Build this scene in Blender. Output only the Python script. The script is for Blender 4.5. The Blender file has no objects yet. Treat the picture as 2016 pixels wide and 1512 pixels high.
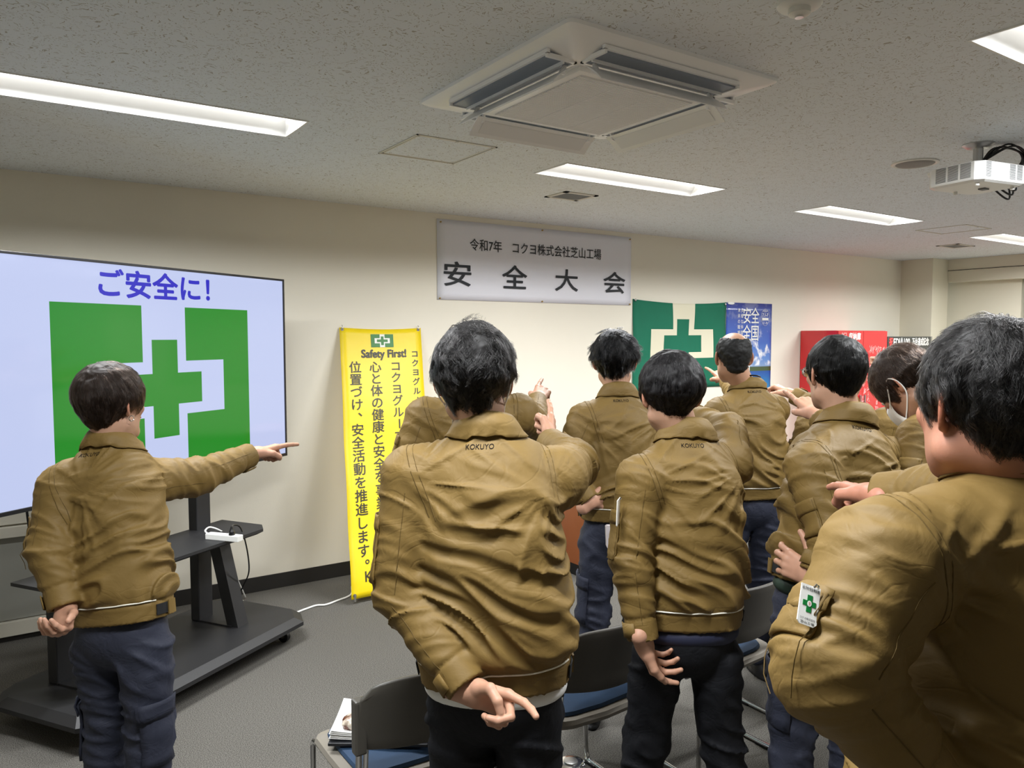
import bpy, bmesh, math, random
import numpy as np
from math import sin, cos, tan, pi, radians, atan, sqrt
from mathutils import Vector, Matrix
from mathutils.bvhtree import BVHTree

# ------------------------------------------------------------------ camera, world, exposure
F = 1497.0; W, HH = 2016, 1512
PITCH = atan(93 / F); YAW = 0.5925; H = 1.70; ZC = 2.622; YW = 5.09
FW = np.array([sin(YAW)*cos(PITCH), cos(YAW)*cos(PITCH), -sin(PITCH)])
RT = np.array([cos(YAW), -sin(YAW), 0.0]); UP = np.cross(RT, FW); CAM = np.array([0, 0, H])
sc = bpy.context.scene
COL = sc.collection
cam = bpy.data.objects.new('camera', bpy.data.cameras.new('camera'))
cam.data.lens = 36 * F / W; cam.data.sensor_width = 36; cam.data.clip_start = 0.05
cam.matrix_world = Matrix(((RT[0], UP[0], -FW[0], 0), (RT[1], UP[1], -FW[1], 0), (RT[2], UP[2], -FW[2], H), (0, 0, 0, 1)))
COL.objects.link(cam); sc.camera = cam
world = bpy.data.worlds.new('world'); sc.world = world; world.use_nodes = True
world.node_tree.nodes['Background'].inputs[0].default_value = (0.75, 0.85, 1, 1)
world.node_tree.nodes['Background'].inputs[1].default_value = 0.4
sc.view_settings.view_transform = 'Standard'; sc.view_settings.look = 'None'
sc.view_settings.gamma = 1; sc.view_settings.use_curve_mapping = False
sc.view_settings.exposure = 1.0
TUBE_E = 2.2             # glow of the ceiling diffusers
LAMP_W = 33.0            # watts of each recessed lamp
THR_SPREAD = 164
sc.cycles.max_bounces = 8; sc.cycles.diffuse_bounces = 5; sc.cycles.glossy_bounces = 4

def ray(x, y): return FW + RT*(x - W/2)/F + UP*(HH/2 - y)/F
def P(x, y, d): return CAM + ray(x, y)*d             # photo pixel at a real depth in metres
def onz(x, y, z): d = ray(x, y); return CAM + d*(z - H)/d[2]
def ony(x, y, Y): d = ray(x, y); return CAM + d*Y/d[1]
def onx(x, y, X): d = ray(x, y); return CAM + d*X/d[0]

# ------------------------------------------------------------------ helpers
def lin(c):
    return tuple((v/12.92 if v <= 0.04045 else ((v+0.055)/1.055)**2.4) for v in c)
def rgb(r, g, b): return lin((r/255, g/255, b/255))
def mat(name, col, rough=0.6, metal=0.0, spec=0.5, bump=0.0, bscale=80, vary=0.0, vscale=5, emit=0, coat=0.0, sheen=0.0, attr=None, sss=0.0, trans=0.0, ecol=None, bdist=0.002):
    m = bpy.data.materials.new(name); m.use_nodes = True
    nt = m.node_tree; N = nt.nodes; L = nt.links; b = N['Principled BSDF']
    b.inputs['Base Color'].default_value = (*col, 1); b.inputs['Roughness'].default_value = rough
    b.inputs['Metallic'].default_value = metal; b.inputs['Specular IOR Level'].default_value = spec
    b.inputs['Coat Weight'].default_value = coat; b.inputs['Sheen Weight'].default_value = sheen
    b.inputs['Subsurface Weight'].default_value = sss; b.inputs['Subsurface Radius'].default_value = (0.01, 0.004, 0.002)
    b.inputs['Transmission Weight'].default_value = trans
    if emit:
        b.inputs['Emission Color'].default_value = (*(ecol or col), 1); b.inputs['Emission Strength'].default_value = emit
    tc = N.new('ShaderNodeTexCoord')
    if attr:
        a = N.new('ShaderNodeVertexColor'); a.layer_name = attr; L.new(a.outputs[0], b.inputs['Base Color'])
    src = b.inputs['Base Color'].links[0].from_socket if attr else None
    if vary:
        n = N.new('ShaderNodeTexNoise'); n.inputs['Scale'].default_value = vscale; n.inputs['Detail'].default_value = 5
        L.new(tc.outputs['Object'], n.inputs['Vector'])
        mr = N.new('ShaderNodeMapRange'); mr.inputs[1].default_value = 0.3; mr.inputs[2].default_value = 0.7
        mr.inputs[3].default_value = 1-vary; mr.inputs[4].default_value = 1+vary; L.new(n.outputs[0], mr.inputs[0])
        mx = N.new('ShaderNodeVectorMath'); mx.operation = 'SCALE'; mx.inputs[0].default_value = col
        if src: L.new(src, mx.inputs[0])
        L.new(mr.outputs[0], mx.inputs['Scale']); L.new(mx.outputs[0], b.inputs['Base Color'])
    if bump:
        n2 = N.new('ShaderNodeTexNoise'); n2.inputs['Scale'].default_value = bscale; n2.inputs['Detail'].default_value = 4
        L.new(tc.outputs['Object'], n2.inputs['Vector'])
        bp = N.new('ShaderNodeBump'); bp.inputs['Strength'].default_value = bump; bp.inputs['Distance'].default_value = bdist
        L.new(n2.outputs[0], bp.inputs['Height']); L.new(bp.outputs[0], b.inputs['Normal'])
    return m

def tag(o, label=None, cat=None, group=None, kind=None):
    if label: o['label'] = label
    if cat: o['category'] = cat
    if group: o['group'] = group
    if kind: o['kind'] = kind
    return o
def empty(name, loc=(0, 0, 0), label=None, cat=None, group=None, rz=0, kind=None):
    o = bpy.data.objects.new(name, None); COL.objects.link(o); o.location = loc; o.rotation_euler.z = rz
    o.empty_display_size = 0.1
    return tag(o, label, cat, group, kind)

class MB:
    def __init__(s): s.v = []; s.f = []; s.m = []; s.cm = 0
    def add(s, v, f):
        k = len(s.v); s.v += [tuple(map(float, p)) for p in v]; s.f += [tuple(i+k for i in q) for q in f]; s.m += [s.cm]*len(f); return s
    def box(s, lo, hi, bev=0.0):
        lo = [min(a, b) for a, b in zip(lo, hi)] if False else lo
        x0, y0, z0 = lo; x1, y1, z1 = hi
        if bev <= 0:
            v = [(x, y, z) for x in (x0, x1) for y in (y0, y1) for z in (z0, z1)]
            return s.add(v, [(0,1,3,2),(4,6,7,5),(0,4,5,1),(2,3,7,6),(0,2,6,4),(1,5,7,3)])
        bm = bmesh.new(); bmesh.ops.create_cube(bm, size=1)
        for q in bm.verts: q.co = Vector(((x0+x1)/2+q.co.x*(x1-x0), (y0+y1)/2+q.co.y*(y1-y0), (z0+z1)/2+q.co.z*(z1-z0)))
        bmesh.ops.bevel(bm, geom=list(bm.edges), offset=bev, segments=2, profile=0.6, affect='EDGES')
        bm.verts.index_update(); s.add([q.co for q in bm.verts], [[q.index for q in f.verts] for f in bm.faces]); bm.free(); return s
    def tube(s, pts, r, n=8, closed=False, cap=True):
        pts = [np.array(p, float) for p in pts]; k = len(pts); rs = r if hasattr(r, '__len__') else [r]*k
        T = [(pts[(i+1) % k] - pts[i-1]) if closed else pts[min(i+1, k-1)] - pts[max(i-1, 0)] for i in range(k)]
        T = [t/(np.linalg.norm(t)+1e-9) for t in T]
        a = np.array([0, 0, 1.0]) if abs(T[0][2]) < 0.9 else np.array([1.0, 0, 0])
        u = np.cross(T[0], a); u /= np.linalg.norm(u); V = []
        for i in range(k):
            u = u - T[i]*(u@T[i]); u /= np.linalg.norm(u)+1e-9; w = np.cross(T[i], u)
            for j in range(n):
                t = 2*pi*j/n; V.append(pts[i] + rs[i]*(cos(t)*u + sin(t)*w))
        Fc = []
        for i in range(k if closed else k-1):
            for j in range(n):
                a0 = i*n+j; a1 = i*n+(j+1) % n; b0 = ((i+1) % k)*n+j; b1 = ((i+1) % k)*n+(j+1) % n
                Fc.append((a0, a1, b1, b0))
        if cap and not closed: Fc.append(tuple(range(n))[::-1]); Fc.append(tuple((k-1)*n+j for j in range(n)))
        return s.add(V, Fc)
    def lathe(s, prof, c, n=24, axis='z'):
        V = []; c = np.array(c, float)
        for r, z in prof:
            for j in range(n):
                t = 2*pi*j/n
                p = {'z': (r*cos(t), r*sin(t), z), 'y': (r*cos(t), z, r*sin(t)), 'x': (z, r*cos(t), r*sin(t))}[axis]; V.append(c+np.array(p))
        k = len(prof); Fc = [(i*n+j, i*n+(j+1) % n, (i+1)*n+(j+1) % n, (i+1)*n+j) for i in range(k-1) for j in range(n)]
        Fc += [tuple(range(n))[::-1], tuple((k-1)*n+j for j in range(n))]
        return s.add(V, Fc)
    def prism(s, poly, fn, h0, h1):          # poly in 2D, fn(u,v,h)->3D
        k = len(poly); V = [fn(u, v, h0) for u, v in poly] + [fn(u, v, h1) for u, v in poly]
        return s.add(V, [tuple(range(k))[::-1], tuple(range(k, 2*k))] + [(i, (i+1) % k, k+(i+1) % k, k+i) for i in range(k)])
    def grid(s, G):                          # G[i][j] -> points
        n = len(G); m = len(G[0])
        return s.add([p for r in G for p in r], [(i*m+j, i*m+j+1, (i+1)*m+j+1, (i+1)*m+j) for i in range(n-1) for j in range(m-1)])
    def build(s, name, m, parent=None, world=True, smooth=False, fix=True):
        me = bpy.data.meshes.new(name); V = np.array(s.v, float)
        if parent is not None and world:
            M = np.array(parent_matrix(parent).inverted()); V = V@M[:3, :3].T + M[:3, 3]
        me.from_pydata(V.tolist(), [], s.f)
        for x in (m if isinstance(m, (list, tuple)) else [m]): me.materials.append(x)
        if isinstance(m, (list, tuple)): me.polygons.foreach_set('material_index', s.m)
        if fix:
            bm = bmesh.new(); bm.from_mesh(me); bmesh.ops.recalc_face_normals(bm, faces=bm.faces); bm.to_mesh(me); bm.free()
        if smooth:
            me.polygons.foreach_set('use_smooth', [True]*len(me.polygons))
            if smooth != 'all':
                try: me.set_sharp_from_angle(angle=radians(40))
                except Exception: pass
        o = bpy.data.objects.new(name, me); COL.objects.link(o)
        if parent is not None: o.parent = parent
        return o
def parent_matrix(p):
    M = Matrix.Translation(p.location) @ p.rotation_euler.to_matrix().to_4x4()
    return parent_matrix(p.parent) @ M if p.parent else M
def copy_tree(o, parent=None):
    c = o.copy(); COL.objects.link(c)
    if parent is not None: c.parent = parent
    for ch in list(o.children): copy_tree(ch, c)
    return c
def planefn(o, u, v):
    o, u, v = (np.array(a, float) for a in (o, u, v)); n = np.cross(u, v)
    return lambda a, b, h=0.0: o + u*a + v*b + n*h
_tc = {}
def text_geo(s, bold=0.0):
    if (s, bold) in _tc: return _tc[(s, bold)]
    c = bpy.data.curves.new('t', 'FONT'); c.body = s; c.resolution_u = 3; c.offset = bold; c.size = 1
    o = bpy.data.objects.new('t', c); COL.objects.link(o)
    me = bpy.data.meshes.new_from_object(o.evaluated_get(bpy.context.evaluated_depsgraph_get()))
    v = np.array([q.co[:2] for q in me.vertices]); f = [tuple(p.vertices) for p in me.polygons]
    bpy.data.objects.remove(o); bpy.data.meshes.remove(me); _tc[(s, bold)] = (v, f); return v, f
def text(mb, s, fn, x0, x1, y0, y1, bold=0.0, h=0.001, slant=0):
    v, f = text_geo(s, 0)
    if not len(v): return
    lo = v.min(0); hi = v.max(0); q = (v-lo)/(hi-lo); e = bold*(y1-y0)
    for k in range(8 if e > 0 else 1):                     # heavier weights: the outline struck eight times around
        dx, dy = (e*cos(k*pi/4), e*sin(k*pi/4)) if e > 0 else (0, 0)
        mb.add([fn(x0+dx+a*(x1-x0)+slant*b, y0+dy+b*(y1-y0), h+.00001*k) for a, b in q], f)
def vtext(mb, s, fn, xc, ytop, cw, ch, pitch, bold=0.0, h=0.001):      # vertical Japanese line, one glyph below another
    e = bold*ch*.8; bold = 0
    v0, _ = text_geo('国', bold); g = (v0.max(0)-v0.min(0)).max(); lo0 = v0.min(0)
    for i, c in enumerate(s):
        if c == ' ': continue
        v, f = text_geo(c, bold); y = ytop - i*pitch
        q = (v-lo0)/g
        if c == 'ー': q = np.stack([0.5+(q[:, 1]-0.5)*1.0, 0.5-(q[:, 0]-0.5)], 1)
        if c in '、。': q = q + np.array([0.6, 0.55])
        for k in range(6 if e > 0 else 1):
            dx, dy = (e*cos(k*pi/3), e*sin(k*pi/3)) if e > 0 else (0, 0)
            mb.add([fn(xc+dx+(a-0.5)*cw, y-ch+dy+b*ch, h+.00001*k) for a, b in q], f)

# ------------------------------------------------------------------ materials of the room
M = {}
M['wall'] = mat('wall_paper', rgb(236, 230, 214), 0.75, bump=0.25, bscale=350, vary=0.015, vscale=2)
M['wall_grey'] = mat('wall_paint_grey', rgb(226, 220, 200), 0.75, bump=0.15, bscale=250)
M['white'] = mat('white_plastic', rgb(232, 232, 228), 0.45)
M['white2'] = mat('white_enamel', rgb(225, 224, 218), 0.4)
M['black'] = mat('black_steel', rgb(34, 34, 36), 0.5, bump=0.2, bscale=400)
M['blackp'] = mat('black_plastic', rgb(20, 20, 22), 0.35)
M['chrome'] = mat('chrome', (0.75, 0.75, 0.75), 0.12, metal=1)
M['steel'] = mat('dull_steel', (0.5, 0.5, 0.5), 0.35, metal=1)
M['base'] = mat('black_baseboard', rgb(38, 36, 34), 0.5)
M['ink'] = mat('black_ink', rgb(32, 36, 42), 0.6)
M['tube'] = mat('light_diffuser', (1, 1, 1), 0.5, emit=TUBE_E, ecol=(1.0, 0.985, 0.95))
M['trough'] = mat('light_reflector', rgb(238, 238, 236), 0.45)

def ceiling_mat():
    m = mat('fissured_ceiling_board', rgb(226, 231, 236), 0.85)
    nt = m.node_tree; N = nt.nodes; L = nt.links; b = N['Principled BSDF']; tc = N['Texture Coordinate']
    wn = N.new('ShaderNodeTexNoise'); wn.inputs['Scale'].default_value = 14; L.new(tc.outputs['Object'], wn.inputs['Vector'])
    sc1 = N.new('ShaderNodeVectorMath'); sc1.operation = 'MULTIPLY_ADD'; L.new(wn.outputs['Color'], sc1.inputs[0]); sc1.inputs[1].default_value = (.12, .12, 0); L.new(tc.outputs['Object'], sc1.inputs[2])
    outs = []
    for sx, sy, thr, rot in ((50, 150, .19, .4), (140, 56, .17, 0.2), (110, 110, .16, 0)):
        mp = N.new('ShaderNodeMapping'); mp.inputs['Scale'].default_value = (sx, sy, 1); mp.inputs['Rotation'].default_value = (0, 0, rot); L.new(sc1.outputs[0], mp.inputs[0])
        vo = N.new('ShaderNodeTexVoronoi'); vo.voronoi_dimensions = '2D'; vo.inputs['Scale'].default_value = 1; vo.inputs['Randomness'].default_value = 1
        L.new(mp.outputs[0], vo.inputs['Vector'])
        sp = N.new('ShaderNodeSeparateColor'); L.new(vo.outputs['Color'], sp.inputs[0])
        th = N.new('ShaderNodeMath'); th.operation = 'MULTIPLY'; L.new(sp.outputs[0], th.inputs[0]); th.inputs[1].default_value = thr*1.7
        lt = N.new('ShaderNodeMath'); lt.operation = 'LESS_THAN'; L.new(vo.outputs['Distance'], lt.inputs[0]); L.new(th.outputs[0], lt.inputs[1])
        pk = N.new('ShaderNodeMath'); pk.operation = 'GREATER_THAN'; L.new(sp.outputs[1], pk.inputs[0]); pk.inputs[1].default_value = 0.72
        mu = N.new('ShaderNodeMath'); mu.operation = 'MULTIPLY'; L.new(lt.outputs[0], mu.inputs[0]); L.new(pk.outputs[0], mu.inputs[1]); outs.append(mu)
    a1 = N.new('ShaderNodeMath'); a1.operation = 'MAXIMUM'; L.new(outs[0].outputs[0], a1.inputs[0]); L.new(outs[1].outputs[0], a1.inputs[1])
    a2 = N.new('ShaderNodeMath'); a2.operation = 'MAXIMUM'; L.new(a1.outputs[0], a2.inputs[0]); L.new(outs[2].outputs[0], a2.inputs[1])
    mx = N.new('ShaderNodeMix'); mx.data_type = 'RGBA'; mx.inputs[6].default_value = (*rgb(226, 231, 236), 1); mx.inputs[7].default_value = (*rgb(176, 172, 164), 1)
    L.new(a2.outputs[0], mx.inputs[0]); L.new(mx.outputs[2], b.inputs['Base Color'])
    n3 = N.new('ShaderNodeTexNoise'); n3.inputs['Scale'].default_value = 90; L.new(tc.outputs['Object'], n3.inputs['Vector'])
    sb = N.new('ShaderNodeMath'); sb.operation = 'SUBTRACT'; L.new(n3.outputs[0], sb.inputs[0]); L.new(a2.outputs[0], sb.inputs[1])
    bp = N.new('ShaderNodeBump'); bp.inputs['Strength'].default_value = 0.5; bp.inputs['Distance'].default_value = 0.003; L.new(sb.outputs[0], bp.inputs['Height']); L.new(bp.outputs[0], b.inputs['Normal'])
    return m
def carpet_mat():
    m = mat('grey_carpet_tile', rgb(112, 110, 106), 0.95, spec=0.1)
    nt = m.node_tree; N = nt.nodes; L = nt.links; b = N['Principled BSDF']; tc = N['Texture Coordinate']
    n = N.new('ShaderNodeTexNoise'); n.inputs['Scale'].default_value = 260; n.inputs['Detail'].default_value = 3; L.new(tc.outputs['Object'], n.inputs['Vector'])
    cr = N.new('ShaderNodeValToRGB'); cr.color_ramp.elements[0].position = .36; cr.color_ramp.elements[1].position = .64
    cr.color_ramp.elements[0].color = (*rgb(62, 60, 57), 1); cr.color_ramp.elements[1].color = (*rgb(118, 115, 109), 1)
    L.new(n.outputs[0], cr.inputs[0]); L.new(cr.outputs[0], b.inputs['Base Color'])
    bp = N.new('ShaderNodeBump'); bp.inputs['Strength'].default_value = 0.4; bp.inputs['Distance'].default_value = 0.002; L.new(n.outputs[0], bp.inputs['Height']); L.new(bp.outputs[0], b.inputs['Normal'])
    return m
M['ceil'] = ceiling_mat(); M['carpet'] = carpet_mat()

# ------------------------------------------------------------------ room shell
XL, XR, YB = -2.6, 9.62, -3.4
def struct(name, mb, m, parent=None):
    o = mb.build(name, m, parent); o['kind'] = 'structure'; return o
struct('floor', MB().box((XL, YB, -0.1), (XR+.1, YW+.1, 0)), M['carpet'])
LX = [(-0.12, 1.125), (2.54, 3.785), (4.88, 6.13), (7.49, 8.735)]
ROWS = [(3.245, 3.535), (0.93, 1.215)]
LIGHTS = [(a, b, y0, y1) for (y0, y1) in ROWS for a, b in LX]
# ceiling slab with real openings for the recessed lights
xs = sorted({XL, XR+.1, *[v for a in LX for v in a]}); ys = sorted({YB, YW+.1, *[v for a in ROWS for v in a]})
mb = MB()
for i in range(len(xs)-1):
    for j in range(len(ys)-1):
        hole = any(abs(xs[i]-a) < 1e-6 for a, b in LX) and any(abs(ys[j]-a) < 1e-6 for a, b in ROWS)
        if hole: continue
        mb.add([(xs[i], ys[j], ZC), (xs[i], ys[j+1], ZC), (xs[i+1], ys[j+1], ZC), (xs[i+1], ys[j], ZC)], [(0, 1, 2, 3)])
mb.box((XL, YB, ZC+.16), (XR+.1, YW+.1, ZC+.24))
struct('ceiling', mb, M['ceil'])
struct('wall_front', MB().box((XL, YW, 0), (9.14, YW+.1, ZC+.2)), M['wall'])
struct('wall_left', MB().box((XL-.1, YB, 0), (XL, YW+.1, ZC+.2)), M['wall'])
struct('wall_back', MB().box((XL, YB-.1, 0), (XR+.1, YB, ZC+.2)), M['wall'])
# right wall with two windows
WIN = [(1.9, 3.96), (-1.6, 0.9)]
mb = MB(); ye = [YB, -1.6, 0.9, 1.9, 3.96, 4.9]
for i in range(5):
    a, b = ye[i], ye[i+1]
    if (a, b) in ((1.9, 3.96), (-1.6, .9)):
        mb.box((XR, a, 0), (XR+.14, b, 0.95)); mb.box((XR, a, 2.38), (XR+.14, b, ZC+.2))
    else: mb.box((XR, a, 0), (XR+.14, b, ZC+.2))
struct('wall_right', mb, M['wall_grey'])
struct('trim_1', MB().box((9.14, 4.71, 0), (9.5, YW+.1, ZC)), M['wall_grey'])       # corner column
struct('trim_2', MB().box((9.49, YB, 2.353), (XR+.02, 4.71, ZC)), M['wall_grey'])     # beam over the windows
struct('trim_3', MB().box((9.482, YB, 2.488), (9.49, 4.71, 2.494)), M['base'])
struct('baseboard_front', MB().box((XL, YW-.008, 0), (9.14, YW, 0.1), .002), M['base'])
struct('baseboard_right', MB().box((XR-.008, YB, 0), (XR, 4.71, 0.1), .002), M['base'])
for k, (a, b) in enumerate(WIN):
    w = empty('window_%d' % (k+1), (XR+.1, (a+b)/2, 0.95), kind='structure')
    f = MB()
    for q in (a, (a+b)/2-.02, b-.04): f.box((XR+.08, q, .95), (XR+.12, q+.04, 2.38))
    f.box((XR+.08, a, .95), (XR+.12, b, .99)); f.box((XR+.08, a, 2.34), (XR+.12, b, 2.38))
    f.build('window_frame', M['steel'], w)
    g = mat('window_glass', (0.9, 0.95, 1), 0.02, trans=1.0); MB().box((XR+.095, a+.03, .98), (XR+.1, b-.03, 2.35)).build('pane', g, w)
    bl = MB()
    slatm = mat('blind_slat', rgb(238, 232, 212), 0.5)
    bd = empty('window_blind', (XR+.04, (a+b)/2, .96), 'cream venetian blind lowered over the '+('far window beside the column' if k == 0 else 'near window in the right wall'), 'blind')
    MB().box((XR+.02, a+.02, 2.34), (XR+.06, b-.02, 2.375)).build('headrail', slatm, bd)
    sl = None; z = .985; c0 = np.array([XR+.04, (a+b)/2, 0])
    while z < 2.34:
        if sl is None:
            sl = MB().prism([(-.014, -.009), (-.013, -.0105), (.014, .009), (.013, .0105)], lambda u, v, h: (XR+.04+u, h, .985+v), a+.025, b-.025).build('slat', slatm, bd)
        else:
            s2 = sl.copy(); COL.objects.link(s2); s2.parent = bd; s2.location.z = z-.985
        z += .025
    for q in (a+.15, (a+b)/2, b-.15, a+.06): MB().tube([(XR+.023, q, .97), (XR+.023, q, 2.35)], .0022, 5).build('cord', slatm, bd)

# ------------------------------------------------------------------ ceiling lights
place = ['long recessed tube light at upper left, above the big screen', 'long recessed tube light behind the air conditioner, above the white banner', 'shorter-looking recessed tube light above the flag and poster', 'farthest recessed tube light, cut by the right edge']
def light(a, b, y0, y1, label, grp):
    L = empty('ceiling_light', ((a+b)/2, (y0+y1)/2, ZC), label, 'light', grp)
    m = MB()                                                            # trough: sloped reflectors and ends
    yc = (y0+y1)/2; zt = ZC+.085; e = .004
    m.add([(a, y0, ZC-e), (b, y0, ZC-e), (b, yc-.05, zt), (a, yc-.05, zt)], [(0, 1, 2, 3)])
    m.add([(a, y1, ZC-e), (b, y1, ZC-e), (b, yc+.05, zt), (a, yc+.05, zt)], [(0, 1, 2, 3)])
    m.add([(a, yc-.05, zt), (b, yc-.05, zt), (b, yc+.05, zt), (a, yc+.05, zt)], [(0, 1, 2, 3)])
    for x, s in ((a, 1), (b, -1)):
        m.add([(x, y0, ZC-e), (x, y1, ZC-e), (x+s*.03, yc+.05, zt), (x+s*.03, yc-.05, zt)], [(0, 1, 2, 3)])
    m.build('reflector', M['trough'], L, fix=False)
    fr = MB(); w = .008
    fr.box((a-w, y0-w, ZC-.004), (b+w, y0, ZC)); fr.box((a-w, y1, ZC-.004), (b+w, y1+w, ZC)); fr.box((a-w, y0, ZC-.004), (a, y1, ZC)); fr.box((b, y0, ZC-.004), (b+w, y1, ZC))
    fr.build('frame', M['white'], L)
    t = MB(); n = 10; r = .05                                            # bowed diffuser bar hanging in the trough
    G = [[(x, yc-r*1.15*cos(pi*j/n), zt-.004-r*.95*sin(pi*j/n)) for j in range(n+1)] for x in (a+.03, b-.03)]
    t.grid(G); 
    for x in (a+.03, b-.03): t.add([(x, yc-r*1.15*cos(pi*j/n), zt-.004-r*.95*sin(pi*j/n)) for j in range(n+1)], [tuple(range(n+1))])
    t.build('diffuser', M['tube'], L, smooth=True)
    ld = bpy.data.lights.new('tube_lamp', 'AREA'); ld.shape = 'RECTANGLE'; ld.size = b-a-.1; ld.size_y = .09; ld.energy = LAMP_W; ld.color = (.965, .985, 1.0); ld.spread = radians(THR_SPREAD)
    lo = bpy.data.objects.new('tube_lamp', ld); COL.objects.link(lo); lo.location = ((a+b)/2, yc, zt-.004-r*.95-.003)
for i, (a, b, y0, y1) in enumerate(LIGHTS):
    if i < 4: lb = place[i]
    elif i == 5: lb = 'recessed tube light at the upper right corner, nearest the viewer'
    else: lb = 'recessed tube light of the rows out of the picture'
    light(a, b, y0, y1, lb, 'recessed ceiling lights')

# ------------------------------------------------------------------ air conditioner (four-way cassette)
def aircon():
    A = empty('air_conditioner', (1.873, 2.25, ZC), 'white square four-way cassette air conditioner with open flaps in the ceiling', 'air conditioner')
    C0 = np.array([1.873, 2.25]); h = .475
    def rr(hx, z, r=.05, n=5):
        o = []
        for sx, sy, t0 in ((1, 1, 0), (-1, 1, 90), (-1, -1, 180), (1, -1, 270)):
            for k in range(n+1):
                t = radians(t0+90*k/n); o.append((C0[0]+sx*(hx-r)+r*cos(t), C0[1]+sy*(hx-r)+r*sin(t), z))
        return o
    wm = mat('aircon_plastic', rgb(252, 252, 252), 0.4); dm = mat('aircon_slot', rgb(140, 148, 160), 0.5); gm = mat('aircon_grille', rgb(240, 240, 240), 0.5)
    p = MB(); rings = [rr(.475, ZC, .02), rr(.475, ZC-.012, .02), rr(.462, ZC-.02, .03), rr(.36, ZC-.045, .03), rr(.335, ZC-.05, .03)]
    for q in rings: pass
    n = len(rings[0]); V = [v for q in rings for v in q]
    fs = [(i*n+j, i*n+(j+1) % n, (i+1)*n+(j+1) % n, (i+1)*n+j) for i in range(4) for j in range(n)]+[tuple(4*n+j for j in range(n))]
    p.add(V, fs); p.build('panel', wm, A, smooth=True)
    f = MB(); g = .292
    f.box((C0[0]-g, C0[1]-g, ZC-.066), (C0[0]+g, C0[1]+g, ZC-.049), .006); gf = f.build('grille_frame', wm, A, smooth=True)
    gl = MB(); k = 0; gi = .262
    gl.box((C0[0]-gi, C0[1]-gi, ZC-.0675), (C0[0]+gi, C0[1]+gi, ZC-.066))
    y = -gi+.004
    while y < gi-.003: gl.box((C0[0]-gi, C0[1]+y, ZC-.0715), (C0[0]+gi, C0[1]+y+.0045, ZC-.067)); y += .0095
    for x in (-.09, .09): gl.box((C0[0]+x-.002, C0[1]-gi, ZC-.0725), (C0[0]+x+.002, C0[1]+gi, ZC-.067))
    o = gl.build('grille', gm, A); o['kind'] = 'stuff'
    for k in range(4):
        t = k*pi/2; R = lambda u, v, z: (C0[0]+u*cos(t)-v*sin(t), C0[1]+u*sin(t)+v*cos(t), z)
        s = MB()                                                          # outlet slot: dark recess with lip and vanes
        s.cm = 0; s.prism([(-.30, .325), (.30, .325), (.30, .425), (-.30, .425)], lambda a, b, hh: R(a, b, ZC-.047+(.425-b)*-.0+hh), -.004, .02)
        s.cm = 1
        s.prism([(-.31, .318), (.31, .318), (.31, .326), (-.31, .326)], lambda a, b, hh: R(a, b, ZC-.052+hh), -.003, .01)
        s.prism([(-.31, .424), (.31, .424), (.31, .436), (-.31, .436)], lambda a, b, hh: R(a, b, ZC-.040+hh), -.004, .01)
        s.prism([(-.30, .36), (.30, .36), (.30, .366), (-.30, .366)], lambda a, b, hh: R(a, b, ZC-.054+hh), -.006, .01)
        for e in (-.31, .30): s.prism([(e, .318), (e+.01, .318), (e+.01, .436), (e, .436)], lambda a, b, hh: R(a, b, ZC-.052+hh), -.003, .01)
        s.build('air_slot', [dm, wm], A)
        fl = MB()                                                         # flap swung open, hinged at the slot's inner edge
        ang = radians(38)
        prof = [(0, 0), (.03, .003), (.06, .003), (.092, -.001), (.092, -.004), (.06, -.002), (.03, -.002), (0, -.004)]
        def FL(a, b, hh): 
            u, w = b
            return None
        pts = [(.330+u*cos(ang)+w*sin(ang), ZC-.062-u*sin(ang)+w*cos(ang)) for u, w in prof]
        fl.prism(pts, lambda b, z, hh: R(hh, b, z), -.295, .295)
        for e in (-.27, .262): fl.prism([(.325, ZC-.045), (.335, ZC-.045), (.36, ZC-.083), (.335, ZC-.08)], lambda b, z, hh: R(hh, b, z), e, e+.008)
        fo2 = fl.build('flap', wm, A, smooth=True)
        ins = MB(); pi_ = [(.330+u*cos(ang)+w*sin(ang), ZC-.062-u*sin(ang)+w*cos(ang)) for u, w in ((.016, -.0036), (.076, -.0036), (.076, -.0042), (.016, -.0042))]
        ins.prism(pi_, lambda b, z, hh: R(hh, b, z), -.26, .26); ins.build('inset', gm, fo2)
    MB().lathe([(.012, 0), (.012, -.006), (.009, -.009)], (C0[0]-.40, C0[1]-.40, ZC-.02), 14).build('sensor', gm, A, smooth=True)
aircon()
# ceiling fittings
am = mat('hatch_trim', rgb(206, 202, 190), 0.4)
def hatch(x0, x1, y0, y1, lb):
    o = empty('access_hatch', ((x0+x1)/2, (y0+y1)/2, ZC), lb, 'hatch', 'ceiling access hatches')
    fr = MB(); w = .012
    for w0, z in ((0, .004), (.016, .0025)):
        a, b, c, d = x0+w0, x1-w0, y0+w0, y1-w0
        fr.box((a, c, ZC-z), (b, c+w*.7, ZC)); fr.box((a, d-w*.7, ZC-z), (b, d, ZC)); fr.box((a, c, ZC-z), (a+w*.7, d, ZC)); fr.box((b-w*.7, c, ZC-z), (b, d, ZC))
    fr.build('frame', am, o); MB().box((x0+.024, y0+.024, ZC-.0015), (x1-.024, y1-.024, ZC)).build('panel', M['ceil'], o)
    MB().lathe([(.008, 0), (.008, -.006), (.006, -.007)], ((x0+x1)/2, y0+.012, ZC), 12).build('latch', M['steel'], o)
hatch(1.61, 2.045, 3.165, 3.595, 'square ceiling hatch between the left light and the air conditioner')
hatch(6.62, 7.05, 3.15, 3.575, 'faint square ceiling hatch below the projector at far right')
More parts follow.
